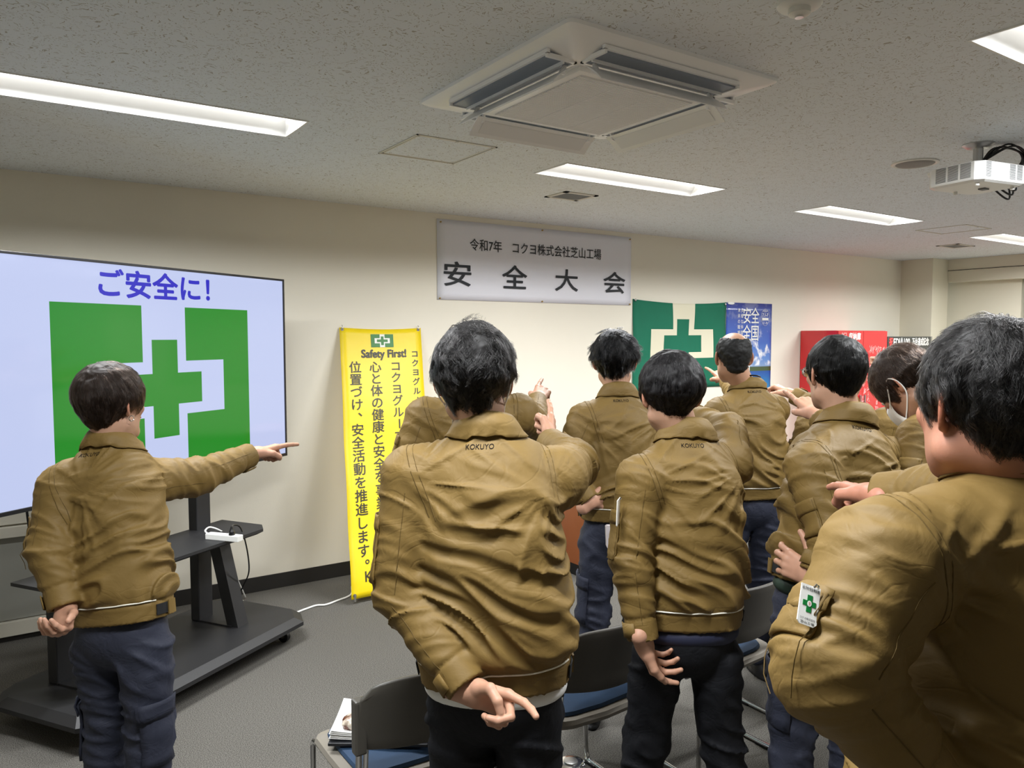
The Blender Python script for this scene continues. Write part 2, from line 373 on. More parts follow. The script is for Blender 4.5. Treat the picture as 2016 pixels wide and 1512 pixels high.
def vent(x0, x1, y0, y1, lb):
    o = empty('ceiling_vent', ((x0+x1)/2, (y0+y1)/2, ZC), lb, 'vent', 'small ceiling vents')
    fr = MB(); w = .03
    fr.box((x0, y0, ZC-.006), (x1, y0+w, ZC)); fr.box((x0, y1-w, ZC-.006), (x1, y1, ZC)); fr.box((x0, y0, ZC-.006), (x0+w, y1, ZC)); fr.box((x1-w, y0, ZC-.006), (x1, y1, ZC))
    fr.build('frame', am, o); g = MB(); g.box((x0+w, y0+w, ZC-.001), (x1-w, y1-w, ZC-.0005)); g.build('backing', mat('vent_dark', rgb(100, 102, 104), 0.6), o)
    s = MB(); y = y0+w+.006
    while y < y1-w: s.box((x0+w, y, ZC-.005), (x1-w, y+.004, ZC-.001)); y += .011
    s.build('louvre', mat('vent_louvre', rgb(150, 152, 152), 0.5), o)
vent(3.01, 3.28, 3.86, 4.09, 'small square ceiling vent in front of the second light')
vent(7.92, 8.26, 3.84, 4.06, 'small flat ceiling vent near the far corner column')
sp = empty('ceiling_speaker', (4.07, 2.21, ZC), 'round grey ceiling speaker grille beside the projector', 'speaker')
MB().lathe([(.115, 0), (.115, -.006), (.104, -.009), (.1, -.006)], (4.07, 2.21, ZC), 36).build('rim', M['white2'], sp, smooth=True)
MB().lathe([(.1, -.003), (.09, -.0095), (.04, -.012), (.001, -.0125)], (4.07, 2.21, ZC), 36).build('grille', mat('speaker_grille', rgb(140, 138, 134), 0.6, bump=.8, bscale=600), sp, smooth=True)
def smoke(x, y, lb, r=.055):
    o = empty('smoke_detector', (x, y, ZC), lb, 'smoke detector')
    MB().lathe([(r, 0), (r, -.012), (r*.9, -.018), (r*.55, -.02)], (x, y, ZC), 28).build('body', M['white'], o, smooth=True)
    MB().lathe([(r*.5, -.02), (r*.5, -.035), (r*.35, -.04), (r*.1, -.041)], (x, y, ZC), 20).build('sensor_cap', M['white2'], o, smooth=True)
    MB().lathe([(r*.2, -.041), (r*.2, -.045)], (x, y, ZC), 12).build('disc', M['chrome'], o)
smoke(1.86, 1.345, 'round white detector cut by the top edge of the picture', .06)
smoke(4.43, 2.27, 'small white dome detector just left of the projector', .055)
# projector
def projector():
    o = empty('projector', (3.93, 1.83, ZC), 'white projector hanging from the ceiling on a short mount', 'projector')
    wm = mat('projector_white', rgb(236, 236, 234), 0.4)
    c = np.array([3.77, 1.76]); t = radians(-10); ex = np.array([cos(t), sin(t)]); ey = np.array([-sin(t), cos(t)])
    R = lambda u, v, z: (*(c+ex*u+ey*v), z)
    z0, z1 = 2.385, 2.475
    def outline(k, r=.03):
        hx, hy = .165*k, .135*k; return [(-hx+r, -hy), (hx-r, -hy), (hx, -hy+r), (hx, hy-r), (hx-r, hy), (-hx+r, hy), (-hx, hy-r), (-hx, -hy+r)]
    b = MB(); L0 = [(outline(.9), z0), (outline(.99), z0+.008), (outline(1), z0+.014), (outline(1), z1-.006), (outline(.96), z1)]
    V = [R(u, v, z) for q, z in L0 for u, v in q]; n = 8
    b.add(V, [(i*n+j, i*n+(j+1) % n, (i+1)*n+(j+1) % n, (i+1)*n+j) for i in range(4) for j in range(n)]+[tuple(range(n))[::-1], tuple(32+j for j in range(n))])
    b.build('case', wm, o)
    g = MB(); dk = mat('grille_dark', rgb(96, 98, 100), .5)
    for u0, u1 in ((-.13, -.095), (.03, .07), (.08, .118)):              # vents on the long sides
        for k in range(13):
            z = z0+.02+k*.0052
            for s in (-1, 1): g.add([R(u0, s*.1358, z), R(u1, s*.1358, z), R(u1, s*.1358, z+.0028), R(u0, s*.1358, z+.0028)], [(0, 1, 2, 3)])
    for v0 in (-.09, -.03, .03):
        for k in range(13):
            z = z0+.02+k*.0052
            for s in (-1, 1): g.add([R(s*.1658, v0, z), R(s*.1658, v0+.05, z), R(s*.1658, v0+.05, z+.0028), R(s*.1658, v0, z+.0028)], [(0, 1, 2, 3)])
    g.build('vent_slots', dk, o)['kind'] = 'stuff'
    le = MB(); q = R(-.09, .142, 0)
    le.lathe([(.03, .0), (.03, .02), (.024, .024), (.01, .018)], R(-.09, .125, z0+.045), 20, 'y'); le.build('lens', M['blackp'], o, smooth=True)
    MB().box(R(.02, -.03, z0-.006), tuple(np.array(R(.02, -.03, z0-.006))+np.array([.04, .03, .007]))).build('hatch', dk, o)
    for u, v in ((-.12, -.09), (.12, -.09), (0, .1)): MB().lathe([(.009, 0), (.009, -.012), (.006, -.014)], R(u, v, z0), 10).build('foot', wm, o)
    a = MB(); a.lathe([(.07, 0), (.07, -.004), (.05, -.018), (.03, -.022)], (3.93, 1.83, ZC), 20); a.build('ceiling_plate', M['steel'], o, smooth=True)
    a = MB(); a.lathe([(.022, 0), (.022, -.1)], (3.93, 1.83, ZC-.018), 14); a.box((3.85, 1.81, z1+.012), (3.98, 1.85, z1+.03)); 
    for s in (-1, 1): a.tube([(3.9, 1.83, z1+.02), R(.09*s, .07, z1+.01), R(.09*s, .07, z1-.002)], .006, 6); a.tube([(3.88, 1.82, z1+.02), R(.09*s, -.06, z1+.01), R(.09*s, -.06, z1-.002)], .006, 6)
    a.build('mount_arm', M['steel'], o)
    rnd = random.Random(3)
    for k in range(5):
        e = np.array(R(.17, -.05+.025*k, z0+.04)); s = np.array([3.94, 1.82, z1+.06])
        pts = [s, s+[.06+.02*rnd.random(), -.03-.02*k, .06+.02*rnd.random()], s+[.15, -.1-.01*k, .05-.01*k], e+[.07+.02*k, -.02, .06], e+[.05+.02*k, -.03, -.015*k], e+[.02, 0, -.01], e]
        MB().tube(spline(pts, 8), .0045, 6).build('cable', M['blackp'], o, smooth=True)
    MB().tube(spline([np.array([4.0, 1.8, z1+.06]), np.array([4.15, 1.7, z1+.04]), np.array([4.35, 1.5, z1+.05]), np.array([4.6, 1.3, ZC-.01])], 8), .007, 6).build('cable', M['blackp'], o, smooth=True)
def spline(pts, n=8):
    pts = [np.array(p, float) for p in pts]; Q = [pts[0]*2-pts[1]]+pts+[pts[-1]*2-pts[-2]]; out = []
    for i in range(1, len(Q)-2):
        a, b, c, d = Q[i-1:i+3]
        for k in range(n):
            t = k/n; out.append(.5*((2*b)+(c-a)*t+(2*a-5*b+4*c-d)*t*t+(3*b-a-3*c+d)*t**3))
    out.append(pts[-1]); return out
projector()

# ------------------------------------------------------------------ banners and posters on the wall
wallf = planefn((0, YW, 0), (1, 0, 0), (0, 0, 1))          # normal = x cross z = -y, towards the room
def cloth_sheet(x0, x1, z0, z1, amp, seed, nx=24, nz=12, off=.002):
    rnd = np.random.RandomState(seed); G = []
    for i in range(nz+1):
        row = []
        for j in range(nx+1):
            u = j/nx; v = i/nz
            w = amp*(sin(u*9+seed)*.5+sin(u*17+v*3+seed*2)*.3+.3*sin(v*11+u*4))
            edge = min(1, 8*min(u, 1-u, v+.02, 1-v+.02))
            row.append(wallf(x0+(x1-x0)*u, z0+(z1-z0)*v, off+max(0, amp+w*edge)))
        G.append(row)
    m = MB().grid(G); return m
def solid(o, t):
    md = o.modifiers.new('thick', 'SOLIDIFY'); md.thickness = t; md.offset = 0; return o
paper = mat('white_paper', rgb(232, 232, 240), 0.6)
bn = cloth_sheet(2.745, 4.705, 1.98, 2.583, .003, 1).build('paper_banner', paper, smooth=True); solid(bn, .0006)
tag(bn, 'wide white paper banner with black Japanese lettering pinned below the ceiling', 'banner')
tx = MB()
def wbox(px0, py0, px1, py1):
    a = ony(px0, py0, YW); b = ony(px1, py1, YW); return a[0], b[0], a[2], b[2]
for ch, xa, ya, xb, yb in (('安', 873, 563, 926, 516), ('全', 988, 568, 1036, 523), ('大', 1092, 573, 1136, 531), ('会', 1187, 577, 1229, 536)):
    a = ony(xa, (ya+yb)/2, YW)[0]; b = ony(xb, (ya+yb)/2, YW)[0]; zb = ony((xa+xb)/2, ya, YW)[2]; zt = ony((xa+xb)/2, yb, YW)[2]
    tx = MB(); text(tx, ch, wallf, a, b, zb, zt, .016, h=.011); tx.build('large_character', M['ink'], bn, fix=False)
tx = MB(); a = ony(924, 476, YW); b = ony(1182, 494, YW)
text(tx, '令和7年　コクヨ株式会社芝山工場', wallf, a[0], b[0], 2.365, 2.455, .008, h=.011)
tx.build('small_lettering', M['ink'], bn, fix=False)['kind'] = 'stuff'
pins = mat('brass_pin', rgb(190, 160, 90), .3, metal=1)
for x, z in ((2.775, 2.56), (2.765, 1.99), (3.72, 2.57), (3.72, 1.99), (4.685, 2.565), (4.69, 1.99)):
    MB().lathe([(.006, -.004), (.006, -.016), (.003, -.019)], (x, YW, z), 10, 'y').build('pin', pins, bn, smooth=True)
# flag
green = mat('green_cotton', rgb(6, 108, 80), .8, bump=.2, bscale=200, vary=.04, vscale=8); cream = mat('cream_cotton', rgb(228, 222, 196), .8, bump=.2, bscale=200)
def flag():
    x0, x1, z0, z1 = 4.73, 5.972, 1.205, 2.04
    def wx(px, py=680): return ony(px, py, YW)[0]
    def wz(px, py): return ony(px, py, YW)[2]
    vs = (wx(1322), wx(1364)); hz = (wz(1340, 648), wz(1340, 706)); hx = (wx(1279), wx(1401))
    pv = (wx(1330), wx(1354)); px_ = (wx(1304), wx(1378)); pz = (wz(1340, 660), wz(1340, 694)); cz = (hz[0]+hz[1])/2
    ptop = wz(1340, 627)
    XS = sorted({x0, x1, *vs, *hx, *pv, *px_, *np.linspace(x0, x1, 26)}); 
    ZS = sorted({z0, z1, *hz, *pz, ptop, 2*cz-ptop, *np.linspace(z0, z1, 18)})
    def cls(x, z):
        if pv[0] < x < pv[1] and abs(z-cz) < ptop-cz: return 0
        if px_[0] < x < px_[1] and pz[1] < z < pz[0]: return 0
        if vs[0] < x < vs[1]: return 1
        if hx[0] < x < hx[1] and hz[1] < z < hz[0]: return 1
        return 0
    mb = MB(); V = []
    for z in ZS:
        for x in XS:
            u = (x-x0)/(x1-x0); v = (z-z0)/(z1-z0)
            top = .028*sin(pi*u)**.8*v**6                                   # the upper edge sags between its pins
            w = .006+.004*sin(u*14+v*5)+.004*sin(u*6-v*9)+.003*abs(sin(u*3.14*2)) 
            V.append(wallf(x+.006*(1-v)*sin(u*3), z-top+.012*(1-v)*(u-.3), .006+w))
    nx = len(XS); k = len(mb.v); mb.v = [tuple(p) for p in V]
    for i in range(len(ZS)-1):
        for j in range(nx-1):
            mb.f.append((i*nx+j, i*nx+j+1, (i+1)*nx+j+1, (i+1)*nx+j)); mb.m.append(cls((XS[j]+XS[j+1])/2, (ZS[i]+ZS[i+1])/2))
    o = mb.build('safety_flag', [green, cream], smooth='all'); solid(o, .001)
    tag(o, 'green cloth flag with a cream outlined cross, right of the banner', 'flag')
    for x, z in ((x0+.02, z1-.01), (x1-.02, z1-.02), (x1-.01, z0+.03), (x0+.02, z0+.01)):
        MB().lathe([(.009, -.006), (.012, -.022), (.006, -.027)], (x, YW, z), 12, 'y').build('corner_pin', M['steel'], o, smooth=True)
flag()
# poster: printed sky, clouds, island and sea
def poster():
    m = mat('poster_print', (1, 1, 1), .25, coat=.3); nt = m.node_tree; N = nt.nodes; L = nt.links; b = N['Principled BSDF']; tc = N['Texture Coordinate']
    sp = N.new('ShaderNodeSeparateXYZ'); L.new(tc.outputs['Generated'], sp.inputs[0])
    cr = N.new('ShaderNodeValToRGB'); E = cr.color_ramp.elements; E[0].position = 0; E[0].color = (*rgb(70, 190, 200), 1); E[1].position = 1; E[1].color = (*rgb(58, 72, 150), 1)
    for p, c in ((.10, (20, 140, 190)), (.27, (10, 90, 170)), (.3, (10, 80, 160)), (.302, (60, 90, 50)), (.345, (60, 80, 50)), (.35, (130, 160, 200)), (.42, (96, 140, 205)), (.6, (60, 104, 190)), (.8, (60, 90, 180))):
        e = E.new(p); e.color = (*rgb(*c), 1)
    L.new(sp.outputs[2], cr.inputs[0])
    mp = N.new('ShaderNodeMapping'); mp.inputs['Scale'].default_value = (2.4, 1, 4.2); L.new(tc.outputs['Generated'], mp.inputs[0])
    n = N.new('ShaderNodeTexNoise'); n.inputs['Scale'].default_value = 2.1; n.inputs['Detail'].default_value = 8; L.new(mp.outputs[0], n.inputs['Vector'])
    c2 = N.new('ShaderNodeValToRGB'); c2.color_ramp.elements[0].position = .52; c2.color_ramp.elements[1].position = .64; L.new(n.outputs[0], c2.inputs[0])
    c3 = N.new('ShaderNodeValToRGB'); E = c3.color_ramp.elements; E[0].position = .35; E[0].color = (0, 0, 0, 1); E[1].position = .75; E[1].color = (.15, .15, .15, 1); e = E.new(.37); e.color = (1, 1, 1, 1); e = E.new(.58); e.color = (.9, .9, .9, 1); L.new(sp.outputs[2], c3.inputs[0])
    mu = N.new('ShaderNodeMath'); mu.operation = 'MULTIPLY'; L.new(c2.outputs[0], mu.inputs[0]); L.new(c3.outputs[0], mu.inputs[1])
    mx = N.new('ShaderNodeMix'); mx.data_type = 'RGBA'; mx.inputs[7].default_value = (.85, .87, .9, 1); L.new(mu.outputs[0], mx.inputs[0]); L.new(cr.outputs[0], mx.inputs[6]); L.new(mx.outputs[2], b.inputs['Base Color'])
    o = cloth_sheet(5.98, 6.685, 1.05, 2.04, .002, 4, off=.004).build('poster', m, smooth=True); solid(o, .0005)
    tag(o, 'blue sky and sea poster with white vertical Japanese title, right of the flag', 'poster')
    wp = mat('poster_white', rgb(240, 240, 236), .4)
    t = MB(); cx = lambda px: ony(px, 640, YW)[0]
    vtext(t, '全国', wallf, cx(1485), 1.985, .115, .15, .175, .012, h=.012)
    vtext(t, '安全週間', wallf, cx(1469), 1.985, .115, .15, .175, .012, h=.012)
    t.build('title_lettering', wp, o, fix=False)['kind'] = 'stuff'
    t = MB(); vtext(t, '多様な仲間と 築く安全', wallf, cx(1459), 1.985, .035, .04, .056, .0, h=.012); vtext(t, '未来の職場', wallf, cx(1453), 1.985, .035, .04, .056, .0, h=.012)
    text(t, '2025年', wallf, cx(1500), cx(1509), 1.955, 1.972, 0, h=.012); text(t, '7.1-7', wallf, cx(1499), cx(1510), 1.908, 1.94, .02, h=.012); text(t, '6.1-30', wallf, cx(1500), cx(1509), 1.832, 1.855, .0, h=.012)
    cc = (cx(1504.5), 1.9); t.box((cc[0]-.05, YW-.0125, 1.868), (cc[0]+.05, YW-.012, 1.895))
    t.tube([wallf(cc[0]+.065*cos(k*pi/12), cc[1]+.085*sin(k*pi/12), .012) for k in range(24)], .0012, 4, closed=True)
    t.build('small_lettering', wp, o, fix=False)['kind'] = 'stuff'
    t = MB(); t.prism([(cx(1437)+.05*cos(k*pi/8), 2.032+.012*sin(k*pi/8)) for k in range(16)], wallf, .010, .0125); t.build('corner_mark', wp, o)
poster()
# yellow vertical banner on eyelets, bottom corner held out on a short peg
ym = mat('yellow_vinyl', rgb(234, 206, 0), .45, vary=.02, vscale=4, bump=.15, bscale=8, bdist=.02)
def yellow():
    tl, tr, bl, br = P(668, 645, 4.72), ony(828, 645, YW-.01), onz(692, 1183, .03), None
    tl = ony(668, 645, YW-.01); tl[2] = 1.765; tr[2] = 1.765
    bl = np.array([1.795, 4.49, .035]); w = np.array([tr[0]-tl[0], 0, 0]); br = bl + w*.97 + np.array([.0, .02, 0])
    o = empty('vertical_banner', (tl+tr)/2*[1, 1, 0], 'tall yellow vinyl banner with black vertical Japanese text hanging left of the men', 'banner')
    def fn(u, v, h=0):                    # u 0..1 across, v 0..1 upward
        e = 1-v; p = bl*(1-u)*(e)+br*u*e+tl*(1-u)*v+tr*u*v
        p = p + np.array([0, -1, 0])*(h + .012*sin(pi*v)*sin(v*9+u*2)*.4 + .008*sin(v*19+u*3)*e) + np.array([0, 0, -.012*sin(pi*u)*v**8]); return p
    G = [[fn(j/12, i/48) for j in range(13)] for i in range(49)]
    s = MB().grid(G).build('sheet', ym, o, smooth=True); solid(s, .0008)
    wd, hg = np.linalg.norm(tr-tl), np.linalg.norm(tl-bl)
    fm = lambda a, b, h=0: fn(a/wd, b/hg, h)
    dk = mat('banner_ink', rgb(44, 42, 20), .5); gm = mat('banner_green', rgb(52, 120, 52), .5); wm = mat('banner_white', rgb(228, 228, 220), .5)
    # small safety cross emblem: pixel box (728..772, 656..687)
    ex0, ex1, ey0, ey1 = .365*wd, .64*wd, 0, 0
    top = hg*(1-.022); eh = .055*hg; ey1 = top; ey0 = top-eh; cw = ex1-ex0
    def R(mb, a, b, c, d, h): mb.prism([(ex0+a*cw, ey0+c*eh), (ex0+b*cw, ey0+c*eh), (ex0+b*cw, ey0+d*eh), (ex0+a*cw, ey0+d*eh)], fm, h-.0006, h)
    g = MB(); R(g, 0, 1, 0, 1, .003); g.build('emblem', gm, o); g = MB(); R(g, .39, .61, 0, 1, .0036); R(g, .16, .84, .3, .7, .0037); g.build('emblem_outline', wm, o)
    g = MB(); R(g, .44, .56, .16, .84, .0043); R(g, .26, .74, .4, .6, .0044); g.build('emblem_cross', gm, o)
    t = MB(); y1 = hg*(1-.088); text(t, 'Safety First!', fm, .245*wd, .79*wd, y1-.042*hg, y1, .04, h=.003)
    # columns (from the right)
    def colm(s, uc, vt, cw, pitch, bold): vtext(t, s, fm, uc*wd, vt*hg, cw*wd, cw*wd*.95, pitch*hg, bold, h=.003)
    colm('コクヨグループ安全衛生方針', .905, .905, .085, .0385, .035)
    colm('コクヨグループで働くすべての人', .655, .862, .12, .0465, .02)
    colm('心と体の健康と安全を事業の基盤', .405, .862, .13, .0475, .02)
    colm('位置づけ、安全活動を推進します。', .165, .862, .13, .0488, .02)
    text(t, 'KOKUYO', fm, .16*wd, .78*wd, .052*hg, .088*hg, .012, h=.003)
    t.build('lettering', dk, o, fix=False)['kind'] = 'stuff'
    for u, v in ((.03, .993), (.965, .993), (.035, .012), (.965, .012)):
        c = fn(u, v); m = MB(); m.lathe([(.006, .001), (.011, -.001), (.012, -.004), (.006, -.004)], c, 18, 'y'); m.build('eyelet', M['steel'], o, smooth=True)
        if v > .5:
            m = MB(); m.tube(spline([c+[0, .01, 0], c+[0, -.012, .0], c+[0, -.012, .018], c+[0, .0, .03]], 5), .003, 6); m.build('hook', M['steel'], o, smooth=True)
        else:
            m = MB(); m.tube([c+[0, -.012, .005], c+[-.002, -.014, -.034]], .0065, 8); m.build('peg', M['chrome'], o, smooth=True)
yellow()

# ------------------------------------------------------------------ large display on a wheeled stand
TT = np.array([sin(radians(57)), cos(radians(57)), 0]); TN = np.array([TT[1], -TT[0], 0]); T0 = np.array([.54, 4.16, 0])
def tvp(a, n, z): return T0 + TT*a + TN*n + np.array([0, 0, z])
def display():
    o = empty('display', tvp(.08, .12, .99), 'huge flat screen showing a green cross and blue Japanese text, on the wheeled stand', 'screen')
    a0, a1, z0, z1 = -.885, .99, .975, 2.045
    def B(lo, hi, bev=0):
        m = MB(); m.box(lo, hi, bev); m.v = [tuple(tvp(*p)) for p in m.v]; return m
    B((a0, .07, z0), (a1, .118, z1), .004).build('housing', M['blackp'], o)
    B((a0+.3, .03, z0+.2), (a1-.3, .075, z1-.2), .01).build('rear_cover', M['blackp'], o)
    e = .012; bz = MB()
    for lo, hi in (((a0, .112, z0), (a1, .124, z0+e+.006)), ((a0, .112, z1-e), (a1, .124, z1)), ((a0, .112, z0), (a0+e, .124, z1)), ((a1-e, .112, z0), (a1, .124, z1))):
        q = MB().box(lo, hi, .002); bz.add([tvp(*p) for p in q.v], q.f)
    bz.build('bezel', M['blackp'], o)
    def scr(name, col, st):
        m = mat(name, (.01, .01, .012), .08, spec=.5, emit=st, ecol=col); return m
    bg = scr('screen_glow_white', rgb(192, 202, 238), .50); gr = scr('screen_glow_green', rgb(14, 140, 10), .45); bl = scr('screen_glow_blue', rgb(40, 36, 190), .5)
    sf = lambda a, z, h=0: tvp(a, .1185+h, z)
    s = MB().prism([(a0+e, z0+e+.004), (a1-e, z0+e+.004), (a1-e, z1-e), (a0+e, z1-e)], sf, -.001, 0).build('screen', bg, o)
    g = MB()
    def R(a, b, c, d): g.prism([(a, c), (b, c), (b, d), (a, d)], sf, .0, .0006)
    X0, X1, Z1, Z0 = -.505, .676, 1.85, 1.032; v0, v1 = -.04, .226; h0, h1 = -.307, .485; p0, p1 = 1.305, 1.577
    for q in ((X0, v0, p1, Z1), (v1, X1, p1, Z1), (X0, v0, Z0, p0), (v1, X1, Z0, p0), (X0, h0, p0, p1), (h1, X1, p0, p1)): R(*q)
    R(.015, .171, 1.199, 1.685); R(-.141, .015, 1.36, 1.518); R(.171, .327, 1.36, 1.518)
    g.build('screen_cross', gr, s); t = MB(); text(t, 'ご安全に！', sf, -.265, .395, 1.885, 2.012, .03, h=.0006); t.build('screen_text', bl, s, fix=False)['kind'] = 'stuff'
    # power cable hanging from the housing
    MB().tube(spline([P(52, 1000, 3.55), P(60, 1060, 3.6), P(66, 1110, 3.62), P(92, 1150, 3.62), P(105, 1180, 3.62), P(103, 1215, 3.64), P(115, 1240, 3.68), P(128, 1262, 3.75)], 8), .006, 7).build('power_cable', M['blackp'], o, smooth=True)
    # stand
    st = empty('display_stand', tvp(0, .15, 0), 'black steel display stand with shelf and broad flat base on castors', 'stand')
    def ring(k, r=.1): 
        A0, A1, n0, n1 = -.665-k, .745+k, -.2-k, .5+k
        return [(A0+r, n0), (A1-r, n0), (A1, n0+r), (A1, n1-r), (A1-r, n1), (A0+r, n1), (A0, n1-r), (A0, n0+r)]
    b = MB(); LV = [(ring(-.035), .145), (ring(0), .115), (ring(0), .095), (ring(-.01), .09)]
    V = [tvp(a, n, z) for q, z in LV for a, n in q]
    b.add(V, [(i*8+j, i*8+(j+1) % 8, (i+1)*8+(j+1) % 8, (i+1)*8+j) for i in range(3) for j in range(8)]+[tuple(range(8))[::-1], tuple(24+j for j in range(8))])
    b.build('base_plate', M['black'], st)
    for a in (-.42, .405):
        q = B((a-.05, -.03, .145), (a+.05, .03, 1.9), .006); q.build('post', M['black'], st)
        q = MB(); w = .038
        pts = [(.29, .145), (.215, .145), (.085, .63), (.16, .63)]
        q.prism(pts, lambda n, z, h: tvp(a+h, n, z), -w, w); q.build('brace', M['black'], st)
        q = B((a-.045, .03, .145), (a+.045, .25, .152)); q.build('foot_plate', M['black'], st)
        q = B((a-.03, -.045, 1.3), (a+.03, .05, 1.8), .004); q.build('mount_bracket', M['black'], st)
    B((-.42, -.02, 1.5), (.405, .02, 1.58), .004).build('cross_bar', M['black'], st)
    sh = MB(); sp = [(-.62, -.03), (.60, -.03), (.60, .26), (.53, .33), (-.55, .33), (-.62, .26)]
    LV = [(1, .65), (1, .635), (.93, .625)]
    V = [tvp(a*k, .15+(n-.15)*k, z) for k, z in LV for a, n in sp]
    sh.add(V, [(i*6+j, i*6+(j+1) % 6, (i+1)*6+(j+1) % 6, (i+1)*6+j) for i in range(2) for j in range(6)]+[tuple(range(6))[::-1], tuple(12+j for j in range(6))])
    sh.build('shelf', M['black'], st)
    for a, n in ((.6, .40), (-.52, .40), (.6, -.1), (-.52, -.1)):
        c = tvp(a, n, 0); cm = MB()
        cm.lathe([(.012, .09), (.03, .088), (.03, .082), (.014, .078)], c, 14)
        for s in (-1, 1):
            d = TT*s*.016; cm.add([c+d+TN*u+[0, 0, z] for u, z in ((-.022, .082), (.022, .082), (.016, .03), (.0, .026), (-.012, .034))]+[c+d*1.3+TN*u+[0, 0, z] for u, z in ((-.022, .082), (.022, .082), (.016, .03), (.0, .026), (-.012, .034))],
                [(0, 1, 2, 3, 4), (9, 8, 7, 6, 5)]+[(i, (i+1) % 5, 5+(i+1) % 5, 5+i) for i in range(5)])
        ca = cm.build('castor', M['chrome'], st)
        wv = []; n2 = 20; wm = MB()
        for s, r in ((-1, .028), (-1, .034), (1, .034), (1, .028)):
            for j in range(n2): wv.append(c+TT*.012*s*(1 if r > .03 else 1.1)+TN*r*cos(2*pi*j/n2)+np.array([0, 0, .035+r*sin(2*pi*j/n2)]))
        wm.add(wv, [(i*n2+j, i*n2+(j+1) % n2, (i+1)*n2+(j+1) % n2, (i+1)*n2+j) for i in range(3) for j in range(n2)]+[tuple(range(n2)), tuple(3*n2+j for j in range(n2))])
        wm.build('wheel', M['blackp'], ca, smooth=True)
display()
# power strip and cables on the shelf
def strip():
    d = TT*.8+TN*.6; d = d/np.linalg.norm(d); e = np.array([-d[1], d[0], 0]); c = P(437, 1052, 3.98); c[2] = .65
    a = onz(404, 1062, .65); b = onz(468, 1068, .65); c = (a+b)/2; d = (b-a); Ln = np.linalg.norm(d); d /= Ln; e = np.array([-d[1], d[0], 0])
    o = empty('power_strip', c, 'white power strip lying on the right end of the black shelf', 'power strip')
    q = MB().box((-Ln/2, 0, 0), (Ln/2, .045, .03), .003); q.v = [tuple(c+d*x+e*y+np.array([0, 0, z])) for x, y, z in q.v]; q.build('case', M['white'], o)
    s = MB()
    for k in range(4):
        for y in (.014, .024): 
            x = -Ln/2+.04+k*Ln/4.6; s.add([c+d*(x+i)+e*(y+j)+np.array([0, 0, .0305]) for i, j in ((0, 0), (.008, 0), (.008, .0022), (0, .0022))], [(0, 1, 2, 3)])
    s.build('sockets', M['blackp'], o)
    p = c+d*(Ln/2-.05)+e*.02+np.array([0, 0, .03]); pl = MB(); pl.tube([p, p+[0, 0, .018], p+[0, 0, .03], p+[0, 0, .045]], [.016, .015, .009, .005], 10); pg = pl.build('plug', M['blackp'], o)
    c1 = spline([p+[0, 0, .04], P(460, 1034, 4.05), P(474, 1040, 4.1), P(486, 1080, 4.1), P(490, 1125, 4.15), P(478, 1155, 4.2), P(470, 1175, 4.25)], 10)
    MB().tube(c1, .004, 6).build('black_cord', M['blackp'], o, smooth=True)
    MB().tube(spline([a+[.02, .02, .02], P(404, 1045, 3.98), P(413, 1038, 4.05), P(432, 1044, 4.1), P(445, 1056, 4.2), P(450, 1100, 4.5), np.array([1.25, 4.95, .05]), np.array([1.27, 5.0, .005])], 8), .0045, 6).build('white_cord', M['white'], o, smooth=True)
strip()
fl = [(1.24, 5.04), (1.235, 4.86), (1.228, 4.748), (1.27, 4.62), (1.327, 4.556), (1.40, 4.522), (1.521, 4.565), (1.60, 4.59), (1.655, 4.57), (1.74, 4.60), (1.86, 4.66), (1.95, 4.85), (2.1, 4.98)]
tag(MB().tube(spline([(x, y, .008) for x, y in fl], 8), .006, 7).build('extension_cord', M['white'], smooth=True), 'white extension cord curling across the carpet to the yellow banner', 'cord')
cb = empty('cable_bundle', (3.6, 4.95, 0), 'white cables lying along the black baseboard beside the lectern', 'cable')
for k, pts in enumerate(([(2.6, 5.0), (3.2, 4.9), (3.5, 4.75), (3.9, 4.85), (4.6, 5.0)], [(2.5, 4.95), (3.2, 4.86), (3.6, 4.72), (4.2, 4.8), (4.6, 4.9)], [(2.9, 5.04), (3.4, 5.0), (3.9, 5.02), (4.4, 5.03)])):
    MB().tube(spline([(x, y, .008+.006*(k == 2)) for x, y in pts], 8), .006, 7).build('cable', M['white'] if k < 2 else M['blackp'], cb, smooth=True)

# low panelled unit behind the display
def unit():
    ug = mat('unit_grey', rgb(150, 150, 142), .6, bump=.1, bscale=300); uw = mat('unit_white', rgb(206, 202, 188), .55)
    o = empty('low_cabinet', (-1, 5.0, 0), 'low pale cabinet with grey recessed lower panel behind the screen', 'cabinet')
    x0, x1 = -2.5, .66
    MB().box((x0, 5.03, .05), (x1, YW-.008, 1.35), .003).build('carcass', uw, o)
    x = x0
    while x < x1-.1:
        e = min(x+.78, x1); MB().box((x+.003, 5.005, .66), (e-.003, 5.03, 1.34), .002).build('upper_door', uw, o)
        MB().box((x+.003, 5.015, .12), (e-.003, 5.03, .585), .002).build('lower_panel', ug, o); x = e
    MB().box((x0, 4.985, .59), (x1, 5.03, .65), .003).build('rail', uw, o)
    MB().box((x0, 4.99, .035), (x1, 5.03, .115), .003).build('bottom_rail', uw, o)
    MB().box((x0, 5.02, 0), (x1, 5.03, .04)).build('plinth', M['base'], o)
unit()
